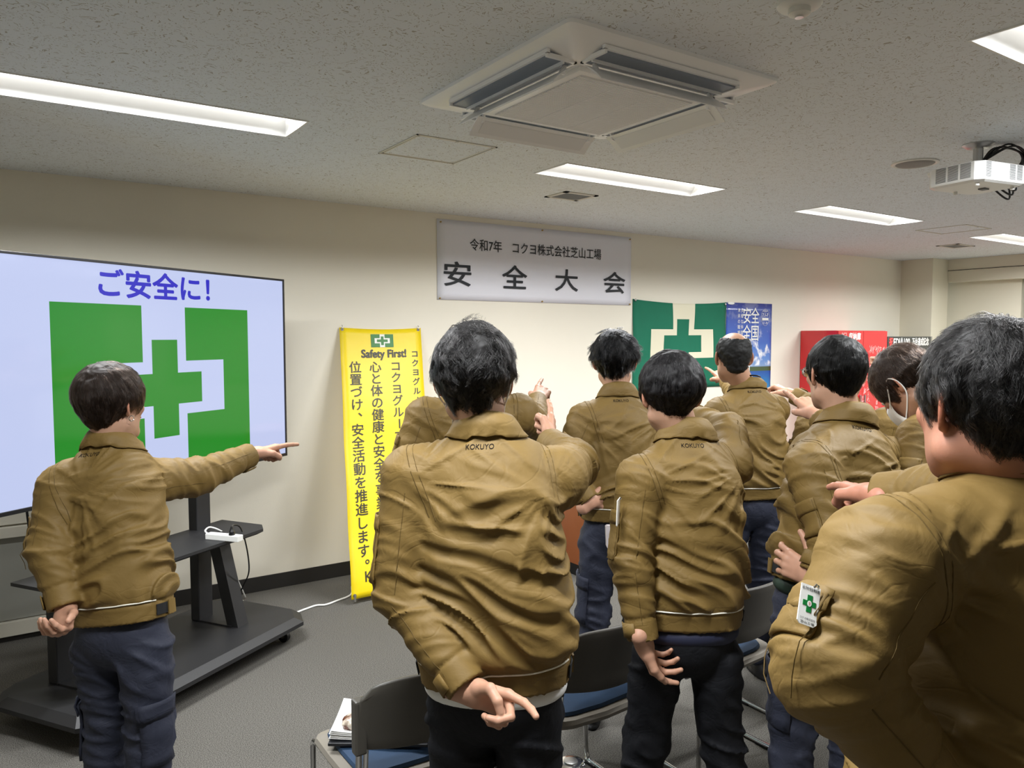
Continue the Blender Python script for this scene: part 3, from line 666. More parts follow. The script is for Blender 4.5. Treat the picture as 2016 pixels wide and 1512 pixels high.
# lectern
def lectern():
    wd = mat('lectern_wood', rgb(150, 84, 44), .4, vary=.08, vscale=3)
    a = onz(1145, 1139, 0); o = empty('lectern', (3.6, 4.3, 0), 'reddish brown wooden lectern on a black plinth behind the man with hand on hip', 'lectern')
    x0, y0 = 3.345, 4.04; x1, y1 = x0+.62, y0+.5
    MB().box((x0+.01, y0+.01, 0), (x1-.01, y1-.01, .085)).build('plinth', M['blackp'], o)
    MB().box((x0, y0, .085), (x0+.025, y1, .87), .002).build('side_panel', wd, o); MB().box((x1-.025, y0, .085), (x1, y1, .87), .002).build('side_panel', wd, o)
    MB().box((x0+.02, y1-.02, .085), (x1-.02, y1, .87), .002).build('front_panel', wd, o)
    for z in (.085, .5): MB().box((x0+.02, y0+.02, z), (x1-.02, y1-.02, z+.02)).build('shelf', wd, o)
    t = MB(); t.prism([(y0-.0, .87), (y1+.0, .90), (y1+.0, .92), (y0-.0, .89)], lambda y, z, h: (h, y, z), x0-.0, x1+.0); t.build('top', wd, o)
lectern()
# red storage cabinet and black glazed cabinet
def cabinets():
    rm = mat('red_lacquer', rgb(206, 34, 40), .22, coat=.5); bk = mat('black_gloss', rgb(44, 50, 52), .12, coat=.6)
    wt = mat('sign_white', rgb(240, 238, 230), .5); pk = mat('pen_pink', rgb(244, 170, 165), .5)
    o = empty('storage_cabinet', (7.6, 4.86, 0), 'glossy red steel storage cabinet with white lettering against the wall', 'cabinet')
    x0, x1, y0, z1 = 7.175, 8.085, 4.635, 1.765
    MB().box((x0, y0+.02, .06), (x1, YW-.01, z1), .003).build('body', rm, o)
    MB().box((x0+.01, y0+.03, 0), (x1-.01, YW-.02, .06)).build('plinth', M['base'], o)
    xm = (x0+x1)/2; ff = planefn((0, y0, 0), (1, 0, 0), (0, 0, 1))
    for a, b, s in ((x0, xm, 1), (xm, x1, -1)):
        d = MB().box((a+.002, y0, .07), (b-.002, y0+.02, z1-.004), .002).build('door', rm, o)
        hx = xm-.05 if s == 1 else xm+.035; MB().box((hx, y0-.018, .9), (hx+.014, y0, 1.08), .003).build('handle', M['steel'], d)
    t = MB(); text(t, '収納庫', ff, x0+.19, x0+.40, 1.665, 1.742, .03, h=.0012); t.build('lettering', wt, o, fix=False)['kind'] = 'stuff'
    t = MB(); text(t, '祝', ff, x0+.05, x0+.15, 1.67, 1.745, .01, h=.0012); t.build('outlined_character', pk, o, fix=False)
    t = MB(); rnd = random.Random(8)
    def scrib(x, z, s, seed):
        r = random.Random(seed)
        for k in range(4):
            pts = [(x+s*r.uniform(0, .7), z+s*r.uniform(-.5, .5)) for _ in range(4)]
            t.tube([ff(a, b, .0015) for a, b in [(p[0], p[1]) for p in spline([(a, b, 0) for a, b in pts], 5)]], .0022, 4)
    for k in range(5): scrib(xm+.10+.065*k, 1.57-.005*k, .085, 10+k)
    for k in range(7): scrib(x0+.45+.03*(k % 2), 1.2-.08*k, .07, 30+k); scrib(xm+.08, 1.35-.1*k, .1, 50+k); scrib(xm+.25, 1.3-.1*k, .09, 70+k)
    t.build('signatures', pk, o)['kind'] = 'stuff'
    o = empty('display_cabinet', (8.55, 4.86, 0), 'black glossy cabinet with white and red lettering beside the corner column', 'cabinet')
    x0, x1, z1 = 8.095, 9.03, 1.703
    MB().box((x0, y0+.02, .05), (x1, YW-.01, z1), .003).build('body', bk, o)
    MB().box((x0+.01, y0+.03, 0), (x1-.01, YW-.02, .05)).build('plinth', M['base'], o)
    MB().box((x0, y0+.002, 1.56), (x1-.03, y0+.02, z1-.003), .002).build('header', bk, o)
    xm = (x0+x1)/2
    for a, b in ((x0, xm), (xm, x1-.03)):
        d = MB().box((a+.002, y0+.004, .06), (b-.002, y0+.02, 1.557), .002).build('glass_door', bk, o)
    MB().box((x1-.03, y0, 0), (x1, y0+.03, z1)).build('side_trim', mat('grey_trim', rgb(150, 148, 136), .5), o)
    MB().box((xm+.03, y0-.01, 1.28), (xm+.05, y0+.004, 1.46), .003).build('handle', M['blackp'], o)
    t = MB(); text(t, 'EDIΛ100', ff, x0+.12, x0+.45, 1.60, 1.685, .03, h=.0006); text(t, '万台達成記念', ff, x0+.5, x0+.86, 1.60, 1.69, .03, h=.0006)
    vtext(t, 'コクヨ芝山', ff, x1-.07, 1.53, .045, .045, .065, .03, h=.0006); vtext(t, '代表', ff, x1-.13, 1.47, .045, .045, .065, .03, h=.0006)
    t.build('lettering', wt, o, fix=False)['kind'] = 'stuff'
    t = MB(); text(t, '祝', ff, x0+.03, x0+.105, 1.60, 1.69, .04, h=.0006); t.build('red_character', mat('sign_red', rgb(232, 80, 76), .5), o, fix=False)
cabinets()
# floor outlet
fo = empty('floor_outlet', (1.83, 2.335, 0), 'round chrome floor outlet cover between the chair legs', 'floor outlet')
MB().lathe([(.06, .0), (.06, .004), (.052, .009), (.03, .011)], (1.83, 2.30, 0), 28).build('cover', M['chrome'], fo, smooth=True)
MB().lathe([(.028, .011), (.028, .016), (.02, .018)], (1.83, 2.30, 0), 20).build('cap', M['steel'], fo, smooth=True)

# ------------------------------------------------------------------ chairs
def chair(X0, Y1):
    o = empty('stacking_chair', (X0+.225, Y1-.20, 0))
    gm = mat('chair_grey_plastic', rgb(86, 83, 77), .42, bump=.1, bscale=500); gl = mat('chair_grey_rim', rgb(142, 136, 126), .42)
    bm_ = mat('chair_blue_seat', rgb(40, 66, 96), .65, bump=.3, bscale=700, vary=.05, vscale=30)
    cx, cy = X0+.225, Y1-.20
    n = 28
    def se(hx, hy, z, e=.35, dy=0):
        out = []
        for k in range(n):
            t = 2*pi*k/n; c, s = cos(t), sin(t)
            out.append((cx+hx*abs(c)**e*(1 if c > 0 else -1), cy+dy+hy*abs(s)**e*(1 if s > 0 else -1)))
        return out
    def layers(LV, dish=0):
        m = MB(); V = []
        for (hx, hy, z) in LV:
            for x, y in se(hx, hy, z):
                V.append((x, y, z - dish*max(0, 1-((x-cx)/.22)**2) + .012*((y-cy)/.2 > .7)*-1))
        m.add(V, [(i*n+j, i*n+(j+1) % n, (i+1)*n+(j+1) % n, (i+1)*n+j) for i in range(len(LV)-1) for j in range(n)]+[tuple(range(n))[::-1], tuple((len(LV)-1)*n+j for j in range(n))]); return m
    layers([(.205, .165, .405), (.232, .19, .412), (.24, .197, .428), (.234, .192, .442), (.2, .165, .442)], .014).build('seat_shell', gl, o, smooth=True)
    layers([(.195, .16, .436), (.203, .167, .446), (.198, .162, .456), (.16, .13, .462), (.05, .05, .462)], .014).build('seat', bm_, o, smooth=True)
    # curved backrest
    G = []; Gb = []
    for i in range(9):
        v = i/8; z = .555+.205*v; row = []; rb = []
        hw = .222 if v < .9 else .205; hw = .232*(1-max(0, (v-.6)/.4)**4*.12) * (1-max(0, (.12-v)/.12)*.02)
        for j in range(17):
            u = j/8-1; y = cy-.195-.045*(1-u*u)-.05*v
            zz = z - (.02*(abs(u)**6) if v > .85 else 0) - (.02*(1-u*u) if v < .12 else 0)
            row.append((cx+hw*u, y, zz)); 
        G.append(row)
    b = MB().grid(G).build('backrest', gm, o, smooth='all'); md = b.modifiers.new('t', 'SOLIDIFY'); md.thickness = .016; md.offset = 0
    bv = b.modifiers.new('b', 'BEVEL'); bv.width = .005; bv.segments = 2; bv.limit_method = 'ANGLE'
    for s in (-1, 1):
        x = cx+s*.222; r = .0095
        q = MB(); q.tube(spline([(x, cy+.14, .415), (x, cy+.18, .40), (x, cy+.186, .35), (x, cy+.188, .1), (x, cy+.175, .022), (x, cy+.15, .0115), (x, cy-.15, .0115), (x, cy-.185, .022), (x, cy-.192, .08), (x, cy-.192, .3), (x, cy-.195, .5), (x, cy-.205, .6), (x-.004*s, cy-.23, .71)], 6), r, 10)
        lg = q.build('side_frame', M['chrome'], o, smooth=True)
        for y in (-.14, .15): MB().box((x-.013, cy+y-.03, 0), (x+.013, cy+y+.03, .012), .003).build('glide', M['blackp'], lg)
        q = MB(); q.tube([(x-s*.02, cy-.185, .43), (x-s*.02, cy-.195, .5), (x-s*.02, cy-.205, .6)], .008, 8); q.build('back_tube', M['chrome'], o, smooth=True)
        MB().box((x-.02, cy-.225, .545), (x+.014, cy-.19, .70), .006).build('back_bracket', gm, o)
    MB().tube([(cx-.222, cy+.12, .40), (cx+.222, cy+.12, .40)], .009, 8).build('cross_tube', M['chrome'], o); MB().tube([(cx-.222, cy-.12, .40), (cx+.222, cy-.12, .40)], .009, 8).build('cross_tube', M['chrome'], o)
    return o
ch = chair(.79, 2.34)
lbl = ['grey chair with blue seat holding papers and a wrapped snack, nearest the camera', 'grey chair with blue seat directly behind the man with his hand behind his back', 'grey chair with blue seat behind the bald man', 'grey chair mostly hidden behind the man with glasses']
tag(ch, lbl[0], 'chair', 'row of stacking chairs')
for k, X0 in enumerate((1.45, 2.13, 2.81)):
    c = copy_tree(ch); c.location = (X0+.225, 2.30-.20, 0); c['label'] = lbl[k+1]
# papers and snack on the first chair
pm = mat('copy_paper', rgb(240, 240, 238), .7); fm_ = mat('black_folder', rgb(18, 20, 26), .5)
def sheet(c, w, h, th, rz, m, name, curl=0):
    ex = np.array([cos(rz), sin(rz), 0]); ey = np.array([-sin(rz), cos(rz), 0]); G = []
    return [[np.array(c)+ex*w*(i/8-.5)+ey*h*(j/8-.5)+np.array([0, 0, curl*((i/4-1)**2+.4*(j/4-1)**2)]) for i in range(9)] for j in range(9)]
pa, pb_, pcn = onz(648, 1456, .475), onz(827, 1458, .475), onz(663, 1390, .475)
ex = pb_-pa; ex /= np.linalg.norm(ex); ey = np.array([-ex[1], ex[0], 0]); rz = math.atan2(ex[1], ex[0]); PWd = .297; PHt = .21
pc = pa+ex*PWd/2+ey*PHt/2; pc[2] = .460
q = MB().box((-.150, -.118, 0), (.155, .105, .010), .003); q.v = [tuple(pc+ex*x+ey*y+np.array([0, 0, z])) for x, y, z in q.v]
tag(q.build('folder', fm_), 'thin black folder under the white papers on the nearest chair', 'folder')
pp = empty('paper_stack', tuple(pc), 'loose white sheets fanned on the blue seat of the nearest chair', 'papers')
for k in range(6):
    o = MB().grid(sheet(pc+np.array([.002*(k % 3), .002*k, .0115+.0022*k]), PWd, PHt, 0, rz+radians(.8*(k-2)), pm, 'sheet', .003+.002*k)).build('sheet', pm, pp, smooth='all'); solid(o, .0006)
# ------------------------------------------------------------------ (people follow)

# ================================================================== implicit-surface modelling for people
def nz(v): v = np.array(v, float); return v/(np.linalg.norm(v)+1e-12)
_rs = np.random.RandomState(7); _perm = _rs.randint(0, 1 << 30, 4096).astype(np.int64); _gr = _rs.randn(256, 3); _gr /= np.linalg.norm(_gr, axis=1)[:, None]
def noise(p):
    """gradient noise, about -1..1"""
    i = np.floor(p).astype(np.int64); f = p-i; u = f*f*f*(f*(f*6-15)+10); out = 0
    for dx in (0, 1):
        for dy in (0, 1):
            for dz in (0, 1):
                h = _perm[((i[:, 0]+dx)*73+(i[:, 1]+dy)*179+(i[:, 2]+dz)*283) & 4095] & 255
                g = _gr[h]; d = g[:, 0]*(f[:, 0]-dx)+g[:, 1]*(f[:, 1]-dy)+g[:, 2]*(f[:, 2]-dz)
                out = out + d*(u[:, 0] if dx else 1-u[:, 0])*(u[:, 1] if dy else 1-u[:, 1])*(u[:, 2] if dz else 1-u[:, 2])
    return out*1.6
def smin(a, b, k):
    h = np.clip(.5+.5*(b-a)/k, 0, 1); return b*(1-h)+a*h-k*h*(1-h)
def cone(p, a, b, ra, rb):
    a = np.array(a, float); b = np.array(b, float); ab = b-a; t = np.clip(((p-a)@ab)/(ab@ab+1e-12), 0, 1)
    return np.linalg.norm(p-a-t[:, None]*ab, axis=1)-(ra+(rb-ra)*t)
def ell(p, c, r, Rm=None):
    q = p-np.array(c); 
    if Rm is not None: q = q@Rm
    r = np.array(r, float); k0 = np.linalg.norm(q/r, axis=1); k1 = np.linalg.norm(q/(r*r), axis=1)+1e-9
    return k0*(k0-1)/k1
def nets(f, lo, hi, h, project=True):
    """naive surface nets over a sparse narrow band"""
    lo = np.array(lo, float); n = np.ceil((np.array(hi)-lo)/h).astype(int)+1; B = 6; nb = -(-n//B)
    cx = [lo[a]+(np.arange(nb[a])+.5)*B*h for a in range(3)]
    cc = np.stack(np.meshgrid(*cx, indexing='ij'), -1).reshape(-1, 3); dc = f(cc)
    act = (np.abs(dc) < B*h*1.15+.02).reshape(nb)
    V = np.repeat(np.repeat(np.repeat(dc.reshape(nb), B, 0), B, 1), B, 2).astype(np.float32)
    mk = np.repeat(np.repeat(np.repeat(act, B, 0), B, 1), B, 2); idx = np.argwhere(mk)
    if len(idx): V[mk] = f(lo+idx*h)
    V[0] = V[-1] = 1; V[:, 0] = V[:, -1] = 1; V[:, :, 0] = V[:, :, -1] = 1
    I = V < 0; m = I[:-1, :-1, :-1]
    c = [I[x:I.shape[0]-1+x, y:I.shape[1]-1+y, z:I.shape[2]-1+z] for x in (0, 1) for y in (0, 1) for z in (0, 1)]
    s = sum(q.astype(np.int8) for q in c); cells = np.argwhere((s > 0) & (s < 8))
    val = np.stack([V[cells[:, 0]+x, cells[:, 1]+y, cells[:, 2]+z] for x in (0, 1) for y in (0, 1) for z in (0, 1)], 1)
    off = np.array([(x, y, z) for x in (0, 1) for y in (0, 1) for z in (0, 1)], float)
    acc = np.zeros((len(cells), 3)); cnt = np.zeros(len(cells))
    for a in range(8):
        for b in range(a+1, 8):
            if np.abs(off[a]-off[b]).sum() != 1: continue
            va, vb = val[:, a], val[:, b]; x = (va < 0) != (vb < 0); t = np.where(x, va/(va-vb+1e-12), 0)
            acc += np.where(x[:, None], off[a]+(off[b]-off[a])*t[:, None], 0); cnt += x
    P0 = lo+(cells+acc/cnt[:, None])*h
    ID = -np.ones(np.array(V.shape)-1, dtype=np.int64); ID[cells[:, 0], cells[:, 1], cells[:, 2]] = np.arange(len(cells))
    Q = []
    for ax in range(3):
        A = I.take(range(0, I.shape[ax]-1), ax); Bq = I.take(range(1, I.shape[ax]), ax); e = np.argwhere(A != Bq)
        o1, o2 = [(1, 2), (2, 0), (0, 1)][ax]
        e = e[(e[:, o1] > 0) & (e[:, o2] > 0)]
        e = e[(e[:, o1] < ID.shape[o1]) & (e[:, o2] < ID.shape[o2])]
        ins = I[e[:, 0], e[:, 1], e[:, 2]]
        def g(d1, d2):
            q = e.copy(); q[:, o1] -= d1; q[:, o2] -= d2; return ID[q[:, 0], q[:, 1], q[:, 2]]
        q = np.stack([g(1, 1), g(0, 1), g(0, 0), g(1, 0)], 1); q[~ins] = q[~ins][:, ::-1]; Q.append(q)
    Q = np.concatenate(Q); Q = Q[(Q >= 0).all(1)]
    if project:
        e = h*.25; d0 = f(P0); G = np.stack([f(P0+np.eye(3)[a]*e)-d0 for a in range(3)], 1)/e; g2 = (G*G).sum(1)+1e-9
        st = -(d0/g2)[:, None]*G; ln = np.linalg.norm(st, axis=1)[:, None]; P0 = P0+st*np.minimum(1, .6*h/(ln+1e-12))
    return P0, Q
def mk(name, parts, m, parent, smooth=True, colors=None):
    """one mesh object from [(verts, quads), ...] in world coordinates"""
    V = np.concatenate([v for v, q in parts]); k = 0; Qs = []
    for v, q in parts: Qs.append(q+k); k += len(v)
    Q = np.concatenate(Qs); Mi = np.array(parent_matrix(parent).inverted()) if parent is not None else np.eye(4)
    Vl = V@Mi[:3, :3].T+Mi[:3, 3]; me = bpy.data.meshes.new(name)
    me.vertices.add(len(Vl)); me.vertices.foreach_set('co', Vl.ravel()); me.loops.add(Q.size); me.loops.foreach_set('vertex_index', Q.ravel().astype(np.int32))
    me.polygons.add(len(Q)); me.polygons.foreach_set('loop_start', np.arange(0, Q.size, 4, dtype=np.int32)); me.polygons.foreach_set('loop_total', np.full(len(Q), 4, np.int32))
    me.update(calc_edges=True); me.validate(); me.polygons.foreach_set('use_smooth', np.ones(len(me.polygons), bool)); me.materials.append(m)
    if colors is not None:
        a = me.color_attributes.new('Col', 'FLOAT_COLOR', 'POINT'); a.data.foreach_set('color', np.concatenate([colors, np.ones((len(colors), 1))], 1).ravel())
    o = bpy.data.objects.new(name, me); COL.objects.link(o)
    if parent is not None: o.parent = parent
    return o
def bvh(parts):
    V = np.concatenate([v for v, q in parts]); k = 0; Qs = []
    for v, q in parts: Qs.append(q+k); k += len(v)
    return BVHTree.FromPolygons(V.tolist(), np.concatenate(Qs).tolist())

# ------------------------------------------------------------------ person materials
def cloth(name, col, rough=.55, sheen=.25, spec=.3, fine=1500, wr=.35):
    m = mat(name, col, rough, spec=spec, sheen=sheen, vary=.05, vscale=7)
    nt = m.node_tree; N = nt.nodes; L = nt.links; b = N['Principled BSDF']; tc = N['Texture Coordinate']
    b.inputs['Sheen Roughness'].default_value = .4; b.inputs['Sheen Tint'].default_value = (*[min(1, c*2.2) for c in col], 1)
    n1 = N.new('ShaderNodeTexNoise'); n1.inputs['Scale'].default_value = fine; n1.inputs['Detail'].default_value = 2; L.new(tc.outputs['Object'], n1.inputs[0])
    n2 = N.new('ShaderNodeTexNoise'); n2.inputs['Scale'].default_value = 15; n2.inputs['Detail'].default_value = 5; n2.inputs['Distortion'].default_value = .8; L.new(tc.outputs['Object'], n2.inputs[0])
    b1 = N.new('ShaderNodeBump'); b1.inputs['Strength'].default_value = .25; b1.inputs['Distance'].default_value = .0006; L.new(n1.outputs[0], b1.inputs['Height'])
    b2 = N.new('ShaderNodeBump'); b2.inputs['Strength'].default_value = wr; b2.inputs['Distance'].default_value = .012; L.new(n2.outputs[0], b2.inputs['Height']); L.new(b1.outputs[0], b2.inputs['Normal'])
    mp = N.new('ShaderNodeMapping'); mp.inputs['Scale'].default_value = (1, 1, 1.6); mp.inputs['Rotation'].default_value = (.5, .4, .3); L.new(tc.outputs['Object'], mp.inputs[0])
    n3 = N.new('ShaderNodeTexNoise'); n3.inputs['Scale'].default_value = 7; n3.inputs['Detail'].default_value = 2.5; n3.inputs['Distortion'].default_value = 1.2; L.new(mp.outputs[0], n3.inputs[0])
    sb = N.new('ShaderNodeMath'); sb.operation = 'SUBTRACT'; sb.inputs[1].default_value = .5; L.new(n3.outputs[0], sb.inputs[0]); ab = N.new('ShaderNodeMath'); ab.operation = 'ABSOLUTE'; L.new(sb.outputs[0], ab.inputs[0])
    cr = N.new('ShaderNodeMapRange'); cr.interpolation_type = 'SMOOTHSTEP'; cr.inputs[1].default_value = 0; cr.inputs[2].default_value = .05; L.new(ab.outputs[0], cr.inputs[0])
    b3 = N.new('ShaderNodeBump'); b3.inputs['Strength'].default_value = .16; b3.inputs['Distance'].default_value = .003; L.new(cr.outputs[0], b3.inputs['Height']); L.new(b2.outputs[0], b3.inputs['Normal']); L.new(b3.outputs[0], b.inputs['Normal'])
    return m
JK = rgb(112, 90, 47)
M['jacket'] = cloth('khaki_work_cloth', JK, .62, .12, .28, wr=.22)
M['jseam'] = cloth('khaki_seam', tuple(c*.62 for c in JK), .7, .1, .2)
M['jseam2'] = cloth('khaki_ridge', tuple(c*1.05 for c in JK), .5, .3, .35)
M['navy'] = cloth('navy_work_trousers', rgb(44, 47, 60), .7, .3, .25, wr=.5)
M['blackt'] = cloth('black_trousers', rgb(22, 23, 27), .75, .2, .2, wr=.4)
M['velcro'] = mat('black_velcro', rgb(18, 18, 20), .8)
M['piping'] = mat('white_piping', rgb(232, 230, 216), .5)
M['shoe'] = mat('black_shoe', rgb(24, 24, 26), .5)
M['skin'] = mat('skin', (1, 1, 1), .5, spec=.35, attr='Col', sss=.12, bump=.25, bscale=500, bdist=.0006)
M['logo'] = mat('dark_thread', rgb(24, 18, 12), .8, spec=.2)
def hairmat(name, col, rough=.32, var=.4):
    m = bpy.data.materials.new(name); m.use_nodes = True; nt = m.node_tree; nt.nodes.clear()
    o = nt.nodes.new('ShaderNodeOutputMaterial'); h = nt.nodes.new('ShaderNodeBsdfHairPrincipled'); h.parametrization = 'COLOR'
    h.inputs['Color'].default_value = (*col, 1); h.inputs['Roughness'].default_value = rough; h.inputs['IOR'].default_value = 1.32; h.inputs['Radial Roughness'].default_value = .35; h.inputs['Random Roughness'].default_value = .3
    hi = nt.nodes.new('ShaderNodeHairInfo'); cr = nt.nodes.new('ShaderNodeValToRGB'); E = cr.color_ramp.elements
    E[0].color = (*[c*.25 for c in col], 1); E[1].color = (*[min(1, c*2.4) for c in col], 1); E[0].position = .2; nt.links.new(hi.outputs['Random'], cr.inputs[0]); nt.links.new(cr.outputs[0], h.inputs['Color'])
    nt.links.new(h.outputs[0], o.inputs[0]); return m

# ------------------------------------------------------------------ hands
def hand_sdf(wr, d, n, lat, pose, sc=1.0, curl=None):
    """wr wrist point, d direction to knuckles, n palm normal (palmar side), lat towards the thumb. Returns list of (a,b,ra,rb,k)"""
    wr = np.array(wr, float); d = nz(d); n = nz(np.array(n)-d*(np.array(n)@d)); lt = nz(np.cross(n, d)); 
    if lt@np.array(lat) < 0: lt = -lt
    S = sc; C = []
    palm = [(.030, .012), (.010, .0125), (-.010, .012), (-.029, .0105)]; plen = [.088, .090, .085, .076]
    kn = []
    for (x, r), L_ in zip(palm, plen):
        k = wr+d*L_*S+lt*x*1.0*S-n*.004*S*(1-abs(x)/.03); kn.append(k); C.append((wr+lt*x*.62*S+d*.012*S, k, (r+.004)*S, (r-.0005)*S, .012))
    C.append((wr-d*.05*S, wr+d*.015*S, .026*S, .0235*S, .015)); C.append((wr-d*.05*S+lt*.01*S, wr+lt*.012*S+d*.01, .023*S, .020*S, .012)); C.append((wr-d*.05*S-lt*.01*S, wr-lt*.012*S+d*.01, .023*S, .020*S, .012))
    seg = [(.042, .026, .021), (.046, .029, .022), (.043, .027, .022), (.034, .021, .019)]
    cur = {'point': [(4, 6, 4), (82, 95, 55), (86, 98, 55), (84, 95, 50)], 'relax': [(22, 30, 18), (34, 44, 26), (44, 52, 30), (50, 55, 32)],
           'flat': [(8, 12, 8), (10, 14, 10), (14, 16, 12), (18, 18, 14)], 'behind': [(12, 18, 12), (62, 72, 40), (74, 80, 45), (78, 84, 45)],
           'loose': [(10, 18, 12), (38, 50, 28), (46, 58, 30), (30, 30, 20)], 'fist': [(50, 90, 45), (78, 95, 55), (84, 98, 55), (84, 95, 50)]}[pose] if curl is None else curl
    spread = {'point': (.02, 0, -.02, -.04), 'relax': (.06, 0, -.05, -.12), 'flat': (.12, .02, -.08, -.2), 'behind': (.05, 0, -.06, -.3), 'loose': (.08, 0, -.06, -.14), 'fist': (0, 0, 0, 0)}[pose]
    for i in range(4):
        p = kn[i]; a = 0; base = nz(d+lt*spread[i]); r = (.0098, .0100, .0096, .0086)[i]*S
        for j in range(3):
            a += radians(cur[i][j]); q = p+(base*cos(a)+n*sin(a))*seg[i][j]*S; r2 = r*.9
            C.append((p, q, r*1.03 if j else r*1.08, r2, .0035 if j else .006)); p = q; r = r2
    tb = wr+lt*.026*S+d*.022*S+n*.006*S
    if pose in ('point', 'fist', 'behind'): t1 = tb+nz(lt*.55+d*.8+n*.35)*.040*S; t2 = t1+nz(d*.8-lt*.25+n*.55)*.032*S; t3 = t2+nz(d*.45-lt*.75+n*.35)*.024*S
    elif pose == 'flat': t1 = tb+nz(lt*.85+d*.5)*.042*S; t2 = t1+nz(lt*.7+d*.7)*.033*S; t3 = t2+nz(lt*.5+d*.8)*.026*S
    else: t1 = tb+nz(lt*.6+d*.75+n*.25)*.042*S; t2 = t1+nz(lt*.15+d*.95+n*.3)*.032*S; t3 = t2+nz(d*.95+n*.3)*.025*S
    C += [(wr+lt*.012*S+d*.012*S, tb, .017*S, .0165*S, .012), (tb, t1, .0165*S, .0125*S, .008), (t1, t2, .0122*S, .0108*S, .004), (t2, t3, .0108*S, .0088*S, .004)]
    return C
def hand_mesh(C, h=.0026):
    pts = np.array([c[0] for c in C]+[c[1] for c in C]); lo = pts.min(0)-.03; hi = pts.max(0)+.03
    def f(p):
        D = np.full(len(p), 1.0)
        for a, b, ra, rb, k in C: D = smin(D, cone(p, a, b, ra, rb), k)
        return D
    return nets(f, lo, hi, h)

# ------------------------------------------------------------------ head in its own frame (x right, y forward, z up; origin mid-head)
def head_fn(c, Rm, s=1.0, neck=None, fat=0.0):
    """Rm columns = right, forward, up (world)"""
    def f(p):
        q = (p-c)@Rm/s
        x = q[:, 0]; ax = np.abs(x); m = np.stack([ax, q[:, 1], q[:, 2]], 1)
        D = ell(m, (0, -.014, .032), (.0765, .0975, .088))
        D = smin(D, ell(m, (0, .028, -.03), (.060+fat*.4, .066, .085)), .03)
        D = smin(D, cone(m, (.048+fat, -.004, -.066), (.012, .070, -.104), .021+fat*.5, .017), .035)
        D = smin(D, cone(m, (0, .072, -.104), (0, .073, -.098), .016, .016), .02)
        D = smin(D, cone(m, (.0, .092, .024), (.040, .078, .024), .008, .007), .015)
        D = -smin(-D, ell(m, (.031, .104, .006), (.017, .016, .012)), .012)
        D = smin(D, ell(m, (.040, .068, -.02), (.018, .016, .015)), .02)
        D = smin(D, cone(m, (0, .094, .014), (0, .112, -.024), .0065, .0105), .012)
        D = smin(D, ell(m, (.0105, .104, -.029), (.0075, .008, .006)), .007)
        D = smin(D, ell(m, (0, .094, -.054), (.023, .010, .0055)), .006); D = smin(D, ell(m, (0, .092, -.064), (.020, .010, .0062)), .006)
        D = -smin(-D, ell(m, (0, .105, -.0588), (.026, .008, .0016)), .003)
        # ears
        e = (m-np.array([.0765, -.012, -.004]))*1.15; cy, sy = cos(.42), sin(.42)
        u = e[:, 0]*cy+e[:, 1]*sy*1.0; v = -e[:, 0]*sy+e[:, 1]*cy; w = e[:, 2]*.97+v*.2
        qe = np.stack([e[:, 0]*.74-(-e[:, 1])*.67, e[:, 0]*.67+(-e[:, 1])*.74, w], 1)     # qe0 normal to plate, qe1 backward-out
        n_ = qe[:, 0]; t_ = qe[:, 1]-.009
        rr = np.sqrt((t_/.0175)**2+(w/.0315)**2); plate = np.maximum(np.abs(n_-.004*rr)-.0028, (rr-1)*.018)
        rim = np.sqrt(((rr-.92)*.019)**2+(n_-.005)**2)-.0040
        rim = np.maximum(rim, -(t_+.013)-.0)                    # no rim where the ear meets the face
        ear = smin(plate, rim, .004); ear = smin(ear, ell(np.stack([n_, t_+.004, w+.029], 1), (0, 0, 0), (.005, .0085, .0095)), .006)
        ear = -smin(-ear, ell(np.stack([n_-.006, t_+.004, w-.001], 1), (0, 0, 0), (.006, .008, .014)), .004)
        D = smin(D, ear/1.15, .006)
        D = D*s
        if neck is not None:
            for a, b, ra, rb, k in neck: D = smin(D, cone(p, a, b, ra, rb), k)
        return D
    return f
def head_col(v, c, Rm, s, tone, stub=0.0):
    q = (v-c)@Rm/s; n = len(v); col = np.tile(np.array(tone, float), (n, 1)); m = noise(v*60)[:, None]*.05+noise(v*18)[:, None]*.07
    col = col*(1+m); red = np.array([1.12, .82, .78])
    def wgt(cx, cy, cz, r): return np.exp(-(((np.abs(q[:, 0])-cx)**2+(q[:, 1]-cy)**2+(q[:, 2]-cz)**2)/r**2))[:, None]
    for a in (wgt(.09, -.02, -.004, .03)*.9, wgt(.04, .08, -.03, .03)*.6, wgt(0, .11, -.02, .02)*.6): col = col*(1-a)+col*red*a
    lips = (np.abs(q[:, 0]) < .024) & (q[:, 1] > .085) & (np.abs(q[:, 2]+.059) < .011); col[lips] = np.array(tone)*[.95, .62, .60]
    brow = (np.abs(np.abs(q[:, 0])-.032) < .018) & (q[:, 1] > .06) & (np.abs(q[:, 2]-.026+.06*(np.abs(q[:, 0])-.03)**1) < .0035); col[brow] = rgb(40, 32, 28)
    return np.clip(col, 0, 1)

